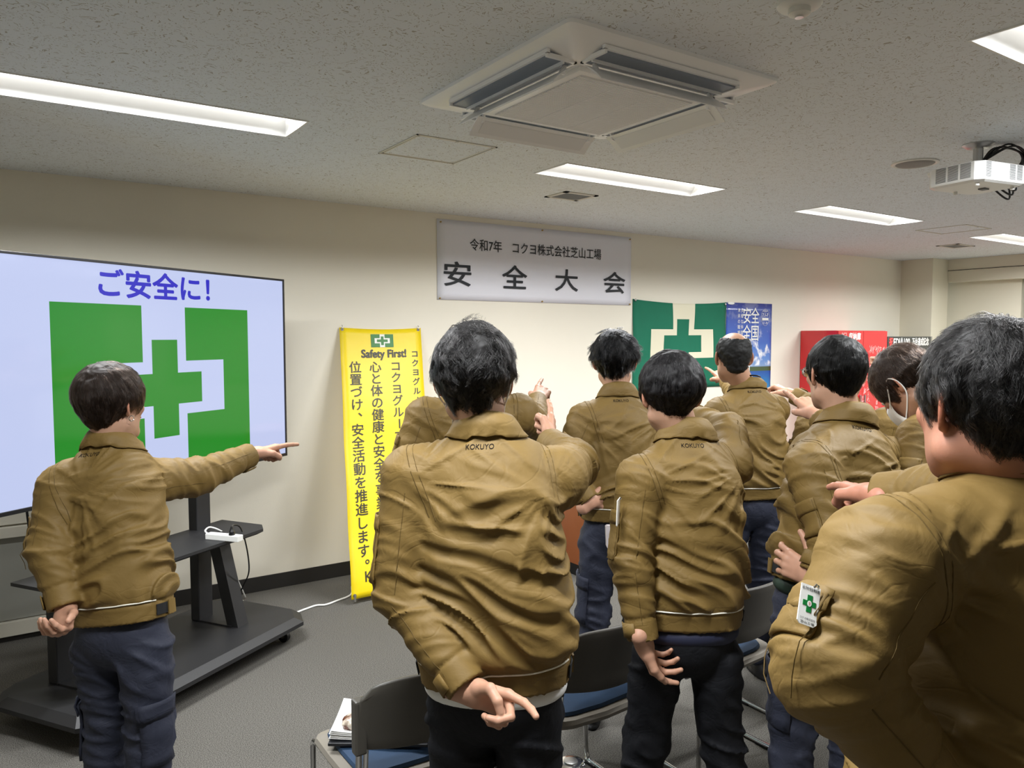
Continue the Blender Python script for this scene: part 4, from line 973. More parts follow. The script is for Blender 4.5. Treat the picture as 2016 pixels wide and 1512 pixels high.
# ------------------------------------------------------------------ hair: a cap surface plus combed strands
def make_hair(name, parent, c, Rm, s, col, style, seed=0, nstr=5000):
    """style: thick (added thickness), back (lowest hairline z at nape), side, front, length, wave, fringe, part"""
    S = dict(thick=.016, nape=-.075, side=-.02, front=.045, length=.055, wave=.25, lift=.006, messy=.3, rad=.00011, whorl=(0.0, -.045), bald=0, ear=.0, top=0.0, wide=0.0, grey=0, flick=0)
    S['low'] = .3; S['clump'] = .72; S['guides'] = 420; S.update(style); rng = np.random.RandomState(seed)
    def cap_local(q, inflate=0.0):
        th = S['thick']+inflate
        x, y, z = q[:, 0], q[:, 1], q[:, 2]
        D = ell(q, (0, -.016, .032), (.0765+th*.8+S['wide'], .0965+th*.75, .088+th*.95+S['top']))
        lw = th*S['low']
        lower = ell(q, (0, -.045, -.02), (.060+lw*.8, .060+lw*.7, .072)); D = smin(D, lower, .02)
        tp = np.clip((.012-z)/.05, 0, 1)*(1-S['low'])*th*.9*(z > -.2); D = D+tp*(y < .02)
        D = D + .0035*noise(q*38+seed) + .002*noise(q*90)
        return D
    def cut(q):
        x, y, z = np.abs(q[:, 0]), q[:, 1], q[:, 2]
        # hairline height as a function of how far forward
        zz = np.interp(y, [-.12, -.07, -.035, -.015, .0, .02, .045, .065, .09, .12], [S['nape'], S['nape'], S['nape']+.02, S['ear']-.012, S['ear']+.028, S['side'], S['side']+.005, S['front'], S['front']+.004, S['front']+.004])
        zz = zz + .010*(x/.06)**2*(y < -.04)
        return zz - z
    def f(p):
        q = (p-c)@Rm/s; D = np.maximum(cap_local(q), cut(q)*.8); D = np.maximum(D, -ell(q, (0, -.014, .028), (.070, .09, .082)))
        if S['bald']: D = np.maximum(D, -(np.linalg.norm((q-np.array([0, -.012, .125]))/np.array([.064, .094, .070]), axis=1)-1)*.06)
        return D*s
    cap = nets(f, c-.17*s, c+.17*s, .0045, True)
    # strand roots: random directions on the upper head
    n = nstr*3; d = rng.randn(n, 3); d /= np.linalg.norm(d, axis=1)[:, None]
    base = np.array([0, -.016, .025]); t = np.full(n, .05)
    for _ in range(14):
        q = base+d*t[:, None]; t = t-cap_local(q, -S['thick']*.45)*.9
    q = base+d*t[:, None]; keep = (cut(q) < .004)
    if S['bald']: keep &= (np.linalg.norm((q-np.array([0, -.012, .125]))/np.array([.066, .096, .072]), axis=1) > 1)
    q = q[keep][:nstr]; n = len(q); wh = np.array([S['whorl'][0], S['whorl'][1], .125])
    away = q-wh; away /= np.linalg.norm(away, axis=1)[:, None]+1e-6
    K = 10; pts = np.zeros((n, K, 3)); pts[:, 0] = q; step = (S['length']*(0.55+.75*rng.rand(n))/(K-1))[:, None]
    lay = (rng.rand(n)**1.5)[:, None]; cl = noise(q*34+seed*3.1)[:, None]; ph = rng.rand(n, 1)*6.28
    cur = q.copy(); clump = np.floor(q*26+.5*np.stack([noise(q*20), noise(q*20+9), noise(q*20+17)], 1))
    ch = (np.abs(np.sin(clump@np.array([12.9, 78.2, 37.7]))*43758.5) % 1)[:, None]
    for k in range(1, K):
        e = .002; D0 = cap_local(cur); g = np.stack([cap_local(cur+np.eye(3)[a]*e)-D0 for a in range(3)], 1)/e; g /= np.linalg.norm(g, axis=1)[:, None]+1e-6
        dirn = away*.8+np.array([0, 0, -1.0])*(.35+.75*(k/K))+np.array([0, S.get('fwd', 0), 0])*(cur[:, 2:3] > .03)
        sw = np.cross(g, dirn); w = S['wave']*(np.sin(ch*6.28+k*.75*(1+ch))*.9+(ch-.5)*1.6)+S['messy']*noise(cur*45+k*.3)[:, None]
        dirn = dirn+sw*w; dirn -= g*(dirn*g).sum(1)[:, None]; dirn /= np.linalg.norm(dirn, axis=1)[:, None]+1e-6
        cur = cur+dirn*step; tgt = -.002+(S['lift']*lay*(k/K)+S['lift']*.6*ch)[:, 0]+S['flick']*max(0, k/K-.6)*lay[:, 0]
        D0 = cap_local(cur); cur = cur+g*np.clip(tgt-D0, -.006, .006)[:, None]; pts[:, k] = cur
    gi = rng.choice(n, min(n, S['guides']), replace=False); best = np.zeros(n, int)                # strands gather into locks
    for a0 in range(0, n, 1500):
        best[a0:a0+1500] = np.argmin(((pts[a0:a0+1500, None, 0]-pts[None, gi, 0])**2).sum(-1), 1)
    G_ = pts[gi[best]]; kk_ = np.linspace(0, 1, K)[None, :, None]; offr = (pts[:, :1]-G_[:, :1])
    pts = pts*(1-S['clump']*kk_**.7)+(G_+offr*(1-kk_*.85))*S['clump']*kk_**.7
    endz = cut(pts[:, -1]); lim = .012+.014*rng.rand(n); fac = np.clip(1-np.maximum(0, endz-lim)/(S['length']+1e-6), .25, 1)
    tt = np.linspace(0, 1, K); 
    for k in range(K):                                      # trim strands that would hang past the hairline
        pass
    idx = fac[:, None]*tt[None]*(K-1); i0 = np.clip(idx.astype(int), 0, K-2); fr = (idx-i0)[:, :, None]
    pts = np.take_along_axis(pts, i0[:, :, None].repeat(3, 2), 1)*(1-fr)+np.take_along_axis(pts, (i0+1)[:, :, None].repeat(3, 2), 1)*fr
    wp = (pts*s)@Rm.T+c; Mi = np.array(parent_matrix(parent).inverted()); wp = wp@Mi[:3, :3].T+Mi[:3, 3]
    o = mk(name, [cap], mat(name+'_base', tuple(v*.55 for v in col), .6, spec=.25), parent)
    hc = bpy.data.hair_curves.new(name+'_strands'); hc.add_curves([K]*n); hc.points.foreach_set('position', wp.reshape(-1, 3).astype(np.float32).ravel())
    ra = hc.attributes.get('radius') or hc.attributes.new('radius', 'FLOAT', 'POINT'); rad = np.tile(S['rad']*s*2.2*np.array([1, 1, 1, 1, .95, .9, .8, .65, .45, .15]), n).astype(np.float32); ra.data.foreach_set('value', rad)
    hm = hairmat(name+'_hair', tuple(v*.6 for v in col), S.get('rough', .24)); hc.materials.append(hm)
    if S['grey']:
        hc.materials.append(hairmat(name+'_grey_hair', rgb(150, 148, 145), .35)); mi = hc.attributes.new('material_index', 'INT', 'CURVE'); mi.data.foreach_set('value', (rng.rand(n) < S['grey']).astype(np.int32))
    h = bpy.data.objects.new('strands', hc); COL.objects.link(h); h.parent = o; h['kind'] = 'stuff'
    return o

# ------------------------------------------------------------------ a dressed person
def frame(fwd, up=(0, 0, 1)):
    up = nz(up); f = np.array(fwd, float); f = nz(f-up*(f@up)); r = np.cross(f, up); return np.stack([r, f, up], 1)
def hdg(deg): return np.array([sin(radians(deg)), cos(radians(deg)), 0.0])

def person(label, neck, hem, head, yaw, hyaw, armL, armR, hpitch=0, hroll=0, sw=.185, hw=.175, hd=.12, chestd=.125, scale=1.0, tone=(.62, .36, .24), hair=None, haircol=(.012, .010, .009),
           trousers='navy', legs=None, shL=None, shR=None, seed=1, fold=1.0, h=.0065, logo=True, piping=True, tab=True, pocketL=True, hs=1.0, fat=0.0, belly=0.0, shirt=None, slr=1.0, nstr=5000, headh=.004, collar=1.0, hemcut=None, logo_px=None, lean=None):
    """neck, hem, head: world points. arms: dict(elbow, wrist, dir, palm, pose). yaw: body heading, hyaw: head heading (degrees, 0 = towards the wall)"""
    neck = np.array(neck, float); hem = np.array(hem, float); head = np.array(head, float)
    up = nz(neck-hem); Lt = np.linalg.norm(neck-hem); Bf = frame(hdg(yaw), up); r, fw, _ = Bf.T
    base = np.array([hem[0], hem[1], 0]); root = empty('person', base, label, 'person')
    SL = np.array(shL) if shL is not None else neck-r*sw-up*.065*scale-fw*.0
    SR = np.array(shR) if shR is not None else neck+r*sw-up*.065*scale
    rnd = random.Random(seed); so = seed*7.31
    sR = np.array([.0, .07, .16, .40, .62, .78, .9, 1.0]); 
    aw = np.array([hw*.98, hw*1.0, hw*1.07, hw*1.02+belly, (sw*.93), sw*.93, sw*.70, .066*scale]); bd = np.array([hd*1.02, hd*1.03, hd*1.16, hd*1.08+belly, chestd*1.03, chestd, chestd*.8, .062*scale])
    tt = np.linspace(0, 1, 60); aws = np.interp(tt, sR, aw); bds = np.interp(tt, sR, bd); kk = np.exp(-np.linspace(-2, 2, 9)**2); kk /= kk.sum()
    pad = lambda a: np.convolve(np.concatenate([np.full(4, a[0]), a, np.full(4, a[-1])]), kk, 'valid'); aws, bds = pad(aws), pad(bds)
    arms = []
    for A, Sx, sd in ((armL, SL, -1), (armR, SR, 1)):
        if A is None: arms.append(None); continue
        E = np.array(A['elbow'], float); Wp = np.array(A['wrist'], float); arms.append((Sx, E, Wp, nz(A['dir']), A, sd))
    R0, R1, R2 = .079*slr, .064*slr, .046*slr
    def torso(p):
        q = p-hem; s_ = (q@up)/Lt; x = q@r; y = q@fw; y = y+.018*np.sin(np.clip(s_, 0, 1)*3.1)          # slight S of the back
        a = np.interp(s_, tt, aws); b = np.interp(s_, tt, bds); e = 2.35
        k = (np.abs(x/a)**e+np.abs(y/b)**e)**(1/e); D = (k-1)*np.minimum(a, b)*.92
        D = np.where(s_ > 1, np.maximum(D, (s_-1)*Lt), D); return D, s_, x, y
    def folds_arm(p, A0, B0, amp, sd, elbow_at_end):
        ab = B0-A0; L_ = np.linalg.norm(ab); ax = ab/L_; rel = p-A0; s_ = rel@ax; perp = rel-s_[:, None]*ax
        q = np.stack([s_*22+perp@np.array([11, 4, 8.0])*sd, perp[:, 0]*7+so, perp[:, 2]*7+perp[:, 1]*5], 1)
        n1 = noise(q+so); n2 = noise(q*1.9+3.3+so); w = s_/L_
        env = .35+.9*np.exp(-((w-(1 if elbow_at_end else 0))/.33)**2)+.35*np.exp(-((w-(0 if elbow_at_end else 1))/.25)**2)
        return amp*env*(np.exp(-(n1/.25)**2)*1.35-.5+.4*n2)
    def f(p):
        D, s_, x, y = torso(p)
        # shoulders and upper back
        for Sx in (SL, SR): D = smin(D, cone(p, neck-up*.075*scale, Sx-up*.0, .070*scale, R0*.93), .045)
        D0 = D
        near = np.abs(D) < .05; 
        if near.any() and fold:
            pn = p[near]; xn = x[near]; yn = y[near]; sn = s_[near]; z = sn*Lt
            amp = np.interp(sn, [0, .1, .14, .3, .6, .85, 1], [.0008, .0012, .0085, .0082, .0048, .003, .001])*fold
            sgn = np.where((seed % 2) == 0, 1, -1)
            g = z*1.0+.55*sgn*xn
            q = np.stack([g*16+1.3*noise(np.stack([xn*5, yn*5, z*5], 1)+so), (xn-.4*sgn*z)*4.2+so, yn*5.0], 1); n1 = noise(q); n2 = noise(q*np.array([1.9, 1.7, 1.7])+5.1)
            vert = noise(np.stack([xn*20+z*3*sgn, yn*20, z*3+so], 1))*np.exp(-((sn-.12)/.13)**2)
            F_ = amp*(1.7*np.exp(-(n1/.24)**2)-.55+.5*n2)+.006*fold*vert*(sn > .11)
            # drag lines that fan from each arm hole
            for Sx, sg in ((SL, -1), (SR, 1)):
                rel = pn-Sx; u_ = rel@r*sg; w_ = rel@up; rad_ = np.sqrt(u_**2+w_**2)+1e-4; an = np.arctan2(w_, -u_)
                F_ += .0055*fold*np.exp(-((rad_-.13)/.08)**2)*np.exp(-(noise(np.stack([an*3.4+so, rad_*3, yn*4+sg], 1))/.2)**2)
            D[near] -= F_
        D = D+.004*np.exp(-((s_*Lt-.056)/.005)**2)*(s_ < .2)                    # groove above the waistband
        D = np.maximum(D, -s_*Lt)
        D = np.maximum(D, -cone(p, neck-up*.05, neck+up*.2, .050*scale, .056*scale)); D = np.maximum(D, (p-neck)@up-.022)
        for A in arms:
            if A is None: continue
            Sx, E, Wp, dr, _, sd = A; ax1 = nz(E-Sx); ax2 = nz(Wp-E)
            U = cone(p, Sx, E, R0, R1); Lw = cone(p, E, Wp, R1, R2); m = (U < .05)
            if m.any() and fold: U[m] -= folds_arm(p[m], Sx, E, .0068*fold, sd, True)
            cf = (p-Wp)@ax2; m = (np.abs(Lw) < .05) & (cf < .06)
            if m.any() and fold: Lw[m] -= folds_arm(p[m], E, Wp, .0068*fold, sd, False)*np.clip((-cf[m]-.04)/.05, 0, 1)
            Lw = np.where(cf > -.062, cone(p, Wp-ax2*.3, Wp+ax2*.1, R2+.004, R2+.001), Lw)          # firm cuff
            Lw = Lw+.004*np.exp(-((cf+.063)/.005)**2)
            Lw = np.maximum(Lw, cf-.0)
            inner = np.linalg.norm((p-Wp)-cf[:, None]*ax2, axis=1)-(R2-.013); Lw = np.maximum(Lw, -np.maximum(inner, -.035-cf))
            D = smin(D, U, .016); D = smin(D, Lw, .018)
        return D
    pts = [hem, neck, SL, SR]+[q for A in arms if A is not None for q in (A[1], A[2])]; pts = np.array(pts)
    lo = pts.min(0)-np.array([.14, .14, .12]); hi = pts.max(0)+np.array([.14, .14, .12]); lo[:2] = np.minimum(lo[:2], hem[:2]-.26); hi[:2] = np.maximum(hi[:2], hem[:2]+.26)
    jk = nets(f, lo, hi, h); jo = mk('jacket', [jk], M['jacket'], root); jo['label'] = 'khaki work jacket'; T = bvh([jk])
    def surf(o, d, back=0.0, off=0.0, maxd=1.0, outer=True):
        """last surface met when leaving the body from o along d"""
        d = nz(d); hit = None; q = Vector(o); dv = Vector(d); tot = 0
        hit = T.ray_cast(Vector(np.array(o)+d*maxd), -dv, maxd)
        if hit[0] is None: return None
        return np.array(hit[0])+np.array(hit[1])*off*(1 if np.dot(np.array(hit[1]), d) > 0 else -1)
    def surf_in(o, d, off=0.0, maxd=.3):
        d = nz(d); q = T.ray_cast(Vector(o), Vector(d), maxd)
        if q[0] is None: return None
        nn = np.array(q[1]); nn = nn if nn@d > 0 else -nn
        return np.array(q[0])+nn*off
    def smooth_path(pts, n):
        pts = np.array(pts)
        for _ in range(n): pts[1:-1] = pts[1:-1]*.5+.25*(pts[:-2]+pts[2:])
        return list(pts)
    # ---- collar: stand and fold
    def ring(rad, z, tilt=.02, open_=26, back=0.0):
        out = []
        for k in range(33):
            ph = radians(-90+open_)+(radians(360-2*open_))*k/32 ; ph2 = pi+ph            # from front-left round the back
            a = radians(90)-radians(open_)-(2*pi-2*radians(open_))*k/32
            x = sin(a+pi/2*0); 
            an = radians(open_)+(2*pi-2*radians(open_))*k/32                                # measured from straight ahead
            out.append(neck+r*sin(an)*rad+fw*(cos(an)*rad*.98)+up*(z-tilt*cos(an)*.9)-fw*back)
        return out
    c1 = .060*scale; prof = [(c1+.0, -.028), (c1-.002, .0), (c1-.001, .022), (c1+.003, .036*collar), (c1+.008, .040*collar), (c1+.014, .033*collar), (c1+.022, .020*collar), (c1+.030, .006), (c1+.036, -.004), (c1+.041, -.011)]
    rings = [ring(a*1.0, b*scale, .022, 24-3*(i > 4)*(i-4)*.6) for i, (a, b) in enumerate(prof)]
    for i in range(5, len(rings)):                       # the fold lies on the shoulders instead of sinking into them
        for k in range(len(rings[i])):
            q = T.find_nearest(Vector(rings[i][k]), .08)
            if q[0] is not None:
                d_ = (rings[i][k]-np.array(q[0]))@np.array(q[1]); lim = .0025+.0012*(len(rings)-i)
                if d_ < lim: rings[i][k] = rings[i][k]+np.array(q[1])*(lim-d_)
                elif i > 7: rings[i][k] = rings[i][k]-np.array(q[1])*min(d_-lim, .02)*.8
    co = MB().grid(rings).build('collar', M['jacket'], root, smooth='all'); solid(co, .0022)
    # ---- waistband piping, hem tab, logo
    def loop(s0, a0, a1, n, off):
        out = []
        for k in range(n):
            an = a0+(a1-a0)*k/(n-1); d = r*sin(an)-fw*cos(an)*-1*1.0; d = r*sin(an)+fw*cos(an)
            q = T.ray_cast(Vector(hem+up*s0), Vector(d), .45)
            if q[0] is not None: out.append(np.array(q[0])+np.array(d)*off)
        return out
    def loop_out(s0, a0, a1, n, off):
        out = []
        for k in range(n):
            an = a0+(a1-a0)*k/(n-1); d = nz(r*sin(an)+fw*cos(an)); x = np.interp(s0/Lt, tt, aws); y = np.interp(s0/Lt, tt, bds); e = 2.35
            dx, dy = abs(d@r)/x, abs(d@fw)/y; rad = 1/((dx**e+dy**e)**(1/e)); cpt = hem+up*s0
            yo = .018*sin(np.clip(s0/Lt, 0, 1)*3.1); pt = cpt+d*rad-fw*yo; q = T.find_nearest(Vector(pt), .06)
            out.append((np.array(q[0]) if q[0] is not None else pt)+d*off)
        return out
    if piping: MB().tube(smooth_path(loop_out(.057, radians(100), radians(260), 60, .0025), 4), .0022, 6).build('piping', M['piping'], jo, smooth=True)
    if tab:
        for sg in (1, -1):
            g0 = loop_out(.012, radians(180-sg*80), radians(180-sg*97), 6, .004); g1 = loop_out(.045, radians(180-sg*80), radians(180-sg*97), 6, .004); v = MB().grid([g0, g1]).build('velcro_tab', M['velcro'], jo); solid(v, .003)
            g0 = loop_out(.006, radians(180-sg*95), radians(180-sg*108), 6, .008); g1 = loop_out(.05, radians(180-sg*95), radians(180-sg*108), 6, .008); v = MB().grid([g0, g1]).build('waist_tab', M['jacket'], jo); solid(v, .004)
    if logo:
        lc = neck-up*.022*scale; v, fcs = text_geo('KOKUYO', .004); lo_ = v.min(0); hi_ = v.max(0); q = (v-lo_)/(hi_-lo_)-.5; wd = .066
        off = np.array(logo) if hasattr(logo, '__len__') else np.zeros(2); P3 = []; good = True
        for a, b in q:
            o3 = lc+r*(a*wd+off[0])+up*(b*.0115+off[1])-fw*.4; hit = T.ray_cast(Vector(o3), Vector(fw), .6)
            if hit[0] is None: good = False; break
            P3.append(np.array(hit[0])-fw*.0016)
        if good: MB().add(P3, fcs).build('logo', M['logo'], jo, fix=False)['kind'] = 'stuff'
    # ---- seams: arm holes (double), sleeve backs, cuff tabs, sleeve pocket
    for A in arms:
        if A is None: continue
        Sx, E, Wp, dr, AA, sd = A; ax1 = nz(E-Sx); ax2 = nz(Wp-E); La = np.linalg.norm(E-Sx)
        side = nz(r*sd*.9+nz(ax1)*.35); u0 = nz(up-side*(up@side)); v0 = np.cross(side, u0)
        for o_, rr_, mt in ((.0, .0012, 'jseam'), (.014, .0010, 'jseam')):
            line = []
            for k in range(30):
                an = radians(-160+320*k/29); d = nz(u0*cos(an)+v0*sin(an)*1.0+side*.0)
                q = surf_in(Sx-side*(.022+o_)-up*.008, d, .0002, .16)
                if q is not None: line.append(q)
            seg = []; 
            for q in line:
                if seg and np.linalg.norm(seg[-1]-q) > .045:
                    if len(seg) > 3: MB().tube(seg, rr_, 5).build('seam', M[mt], jo, smooth=True)
                    seg = []
                seg.append(q)
            if len(seg) > 3: MB().tube(seg, rr_, 5).build('seam', M[mt], jo, smooth=True)
        for (a_, b_) in ((Sx, E), (E, Wp)):                                                 # seam down the back of the sleeve
            axx = nz(b_-a_); bk = -fw-up*.2; bk = nz(bk-axx*(bk@axx)); seg = []
            for k in range(14):
                t = .12+.86*k/13; q = surf_in(a_+(b_-a_)*t, bk, .0, .13)
                if q is None or (seg and np.linalg.norm(seg[-1]-q) > .06):
                    if len(seg) > 3: MB().tube(seg, .0011, 5).build('seam', M['jseam'], jo, smooth=True)
                    seg = []
                if q is not None: seg.append(q)
            if len(seg) > 3: MB().tube(seg, .0011, 5).build('seam', M['jseam'], jo, smooth=True)
        # cuff tab
        bk = AA.get('tabdir', -fw*.3+r*sd); bk = nz(np.array(bk)-ax2*(np.array(bk)@ax2)); cr = np.cross(ax2, bk)
        G = []
        for i in (-.052, -.03, -.012):
            G.append([Wp+ax2*i+nz(bk*cos(a)+cr*sin(a))*(R2+.008) for a in np.linspace(-.75, .55, 7)])
        tb_ = MB().grid(G).build('cuff_tab', M['jacket'], jo, smooth='all'); solid(tb_, .003)
        if (sd == -1 and pocketL):
            outd = AA.get('pocketdir', -r*.95+fw*.05); outd = nz(np.array(outd)-ax1*(np.array(outd)@ax1)); cr = np.cross(ax1, outd)
            def patch(s0, s1, a0, a1, off, n=8, m=8):
                G = []
                for i in range(n+1):
                    row = []
                    for j in range(m+1):
                        an = a0+(a1-a0)*j/m; d = nz(outd*cos(an)+cr*sin(an)); o_ = Sx+ax1*(s0+(s1-s0)*i/n); q = surf_in(o_, d, off, .14)
                        row.append(q if q is not None else o_+d*(R0-(R0-R1)*(s0/La)+off))
                    G.append(row)
                return G
            w_ = .72
            G = patch(.10, min(La+.0, .255), -w_, w_, .004); pk = MB().grid(G).build('sleeve_pocket', M['jacket'], jo, smooth='all'); solid(pk, .005)
            G = patch(.094, .130, -w_-.03, w_+.03, .0065, 4); pf = MB().grid(G).build('flap', M['jacket'], pk, smooth='all'); solid(pf, .002)
            for a_ in (-w_, w_):
                G2 = [surf_in(Sx+ax1*(.10+.15*i/8), nz(outd*cos(a_*.93)+cr*sin(a_*.93)), .0075, .15) for i in range(9)]; G2 = [g for g in G2 if g is not None]
                if len(G2) > 3: MB().tube(G2, .0009, 4).build('seam', M['jseam'], pk)
    # ---- body (head, neck, trunk core, arms and hands as one mesh object)
    Hf = frame(hdg(hyaw)); Rr = Matrix.Rotation(radians(hpitch), 3, Vector(Hf[:, 0])); Hf = np.array(Rr)@Hf
    if hroll: Hf = np.array(Matrix.Rotation(radians(hroll), 3, Vector(Hf[:, 1])))@Hf
    nb = head+Hf@np.array([0, -.028, -.055])*hs
    nkc = [(nb, neck-up*.02+fw*.005, (.052+fat*.6)*hs, .056*scale+fat*.5, .03), (neck-up*.02, neck-up*.12, .056*scale, .06, .03), (neck-up*.12, hem+up*.1, .07, .09, .04)]
    hf = head_fn(head, Hf, hs, nkc, fat); lo = np.minimum(head-.17*hs, hem+up*.1-.1); lo[2] = neck[2]-.16; hi = np.maximum(head+.17*hs, neck+.1)
    lo2 = np.minimum(head, neck)-.15*hs; hi2 = np.maximum(head, neck)+.16*hs; lo2[2] = min(neck[2]-.12, lo2[2]); parts = [nets(hf, lo2, hi2, headh)]
    cols = [head_col(parts[0][0], head, Hf, hs, tone)]
    for A in arms:
        if A is None: continue
        Sx, E, Wp, dr, AA, sd = A; ax2 = nz(Wp-E); w0 = Wp-ax2*.0+ax2*.012
        lat = AA.get('lat'); C = hand_sdf(w0+dr*.006, dr, AA['palm'], lat if lat is not None else r*(-sd), AA['pose'], AA.get('size', 1.0), AA.get('curl'))
        C.append((E+(Wp-E)*.3, w0, .034, .024, .012)); parts.append(hand_mesh(C, AA.get('h', .003))); v = parts[-1][0]
        kk_ = .06*noise(v*70)[:, None]+.06*noise(v*25)[:, None]; tn = np.array(tone)*np.array([1.06, .98, .97]); cols.append(np.clip(tn*(1+kk_), 0, 1))
    core = []
    for A in arms:                                                       # upper arms and trunk below the cloth, coarse
        if A is None: continue
        core.append((neck-up*.1, A[0], .055, .045)); core.append((A[0], A[1], .045, .038)); core.append((A[1], A[1]+(A[2]-A[1])*.5, .036, .032))
    core.append((neck-up*.08, hem+up*.12, .075, .09))
    def fc(p):
        D = np.full(len(p), 1.0)
        for a, b, ra, rb in core: D = smin(D, cone(p, a, b, ra, rb), .02)
        return D
    cp = np.array([q for c_ in core for q in c_[:2]]); parts.append(nets(fc, cp.min(0)-.11, cp.max(0)+.11, .014)); cols.append(np.tile(np.array(tone), (len(parts[-1][0]), 1)))
    body = mk('body', parts, M['skin'], root, colors=np.concatenate(cols))
    ew = mat('eye_white', rgb(235, 232, 226), .15); ei = mat('iris', rgb(40, 26, 18), .1)
    for sg in (-1, 1):
        ec = head+Hf@np.array([.031*sg, .082, .006])*hs; e = MB(); n1 = 12
        e.cm = 0; e.lathe([(.0115*sin(pi*k/10)*hs+1e-5, -.0115*cos(pi*k/10)*hs) for k in range(11)], ec, 12); e.cm = 1; q0 = ec+Hf[:, 1]*.0113*hs
        e.add([q0+Hf[:, 0]*.0045*cos(2*pi*k/12)+Hf[:, 2]*.0045*sin(2*pi*k/12) for k in range(12)], [tuple(range(12))]); e.build('eye', [ew, ei], body, smooth='all')
    if hair is not None: make_hair('hair', root, head, Hf, hs, haircol, hair, seed, nstr)
    # ---- trousers and shoes
    lg = legs or {}; pel = hem+up*.03; spr = lg.get('spread', .11); fyaw = lg.get('yaw', yaw); fr = frame(hdg(fyaw)); fr_r, fr_f = fr[:, 0], fr[:, 1]
    sh = np.array([*lg.get('shift', (0, 0)), 0.0]); feet = []
    for sg, ext in ((-1, lg.get('L', (0, 0))), (1, lg.get('R', (0, 0)))):
        fp = np.array([hem[0], hem[1], 0])+sh+fr_r*(sg*spr+ext[0])+fr_f*(ext[1]-.02); feet.append(fp)
    zh = hem[2]; hips = [pel*[1, 1, 0]+np.array([0, 0, zh-.10])+r*sg*.082*scale for sg in (-1, 1)]; kz = .47*scale
    lr = lg.get('r', 1.0)
    segs = []
    for hp, fp in zip(hips, feet):
        an = fp+[0, 0, .07]; kn = hp+(an-hp)*((hp[2]-kz)/(hp[2]-.07))+fr_f*.02; segs.append((hp, kn, an))
    def ft(p):
        D = ell(p, tuple(np.array([pel[0], pel[1], zh-.035])), (.158*scale*lr*hw/.175, .118*scale*hd/.12, .125), Bf)
        z = p[:, 2]; L1 = None; dl = []
        for (hp, kn, an) in segs:
            d1 = cone(p, hp, kn, .088*lr, .066*lr); d2 = cone(p, kn, an, .066*lr, .062*lr); dd = smin(d1, d2, .03); m = np.abs(dd) < .04
            if m.any():
                q = p[m]; n1 = noise(np.stack([q[:, 2]*17+q[:, 0]*6, q[:, 0]*6+so, q[:, 1]*6], 1)); n2 = noise(np.stack([q[:, 2]*6, q[:, 0]*18, q[:, 1]*18], 1)+so)
                e = .003+.010*np.exp(-((q[:, 2]-.12)/.12)**2)+.007*np.exp(-((q[:, 2]-kz)/.1)**2)+.006*np.exp(-((q[:, 2]-zh+.12)/.08)**2)
                dd[m] -= e*(np.exp(-(n1/.22)**2)*1.2-.4)+.0035*n2
            dl.append(dd)
        D = smin(smin(D, dl[0], .02), dl[1], .012); D = np.maximum(D, .055-z); return np.maximum(D, z-(zh+.06))
    ap = np.array([q for s_ in segs for q in s_]+[pel]); tr = nets(ft, [*(ap[:, :2].min(0)-.2), .03], [*(ap[:, :2].max(0)+.2), zh+.09], .009)
    to = mk('trousers', [tr], M['navy' if trousers == 'navy' else 'blackt'], root); TB = bvh([tr]); to['label'] = 'dark navy cargo trousers' if trousers == 'navy' else 'black trousers'
    if trousers == 'navy':
        for (hp, kn, an), sg in zip(segs, (-1, 1)):
            axl = nz(kn-hp); od = nz(fr_r*sg-fr_f*.25); od = nz(od-axl*(od@axl)); cr = np.cross(axl, od)
            def pg(s0, s1, off, w0=.75, n=6):
                G = []
                for i in range(n+1):
                    row = []
                    for j in range(7):
                        a = -w0+2*w0*j/6; o_ = hp+axl*(s0+(s1-s0)*i/n); d = nz(od*cos(a)+cr*sin(a)); q = TB.ray_cast(Vector(o_), Vector(d), .16)
                        row.append((np.array(q[0]) if q[0] is not None else o_+d*.08)+d*off)
                    G.append(row)
                return G
            pk = MB().grid(pg(.17, .36, .006)).build('cargo_pocket', M['navy'], to, smooth='all'); solid(pk, .008); pf = MB().grid(pg(.15, .205, .014, .8, 3)).build('flap', M['navy'], pk, smooth='all'); solid(pf, .004)
    if shirt is not None:
        def fs(p):
            q = p-hem; D = ell(q@Bf, (0, -.002, -.018), (hw*.96, hd*.98, .055)); return np.maximum(D, q@up-.01)
        mk('shirt_hem', [nets(fs, hem-.25, hem+.25, .009)], mat('shirt_cloth', shirt, .7), root)
    for fp in feet:
        def fsh(p, fp=fp):
            q = p-fp; u = q@fr_f; v = q@fr_r; z = q[:, 2]; w = np.stack([v, u, z], 1)
            D = ell(w, (0, .0, .035), (.045, .09, .045)); D = smin(D, ell(w, (0, .11, .025), (.048, .075, .036)), .03); D = smin(D, cone(w, (0, -.03, .03), (0, -.025, .10), .042, .042), .02)
            sole = np.maximum(np.maximum(ell(w, (0, .04, .0), (.052, .145, .06)), z-.02), -z); return smin(np.maximum(D, .004-z), sole, .004)
        mk('shoe', [nets(fsh, fp-[.2, .2, .03], fp+[.2, .2, .16], .009)], M['shoe'], root)
    return dict(root=root, jacket=jo, T=T, surf=surf, surf_in=surf_in, r=r, fw=fw, up=up, Hf=Hf, head=head, hs=hs, neck=neck, body=body, arms=arms, feet=feet)

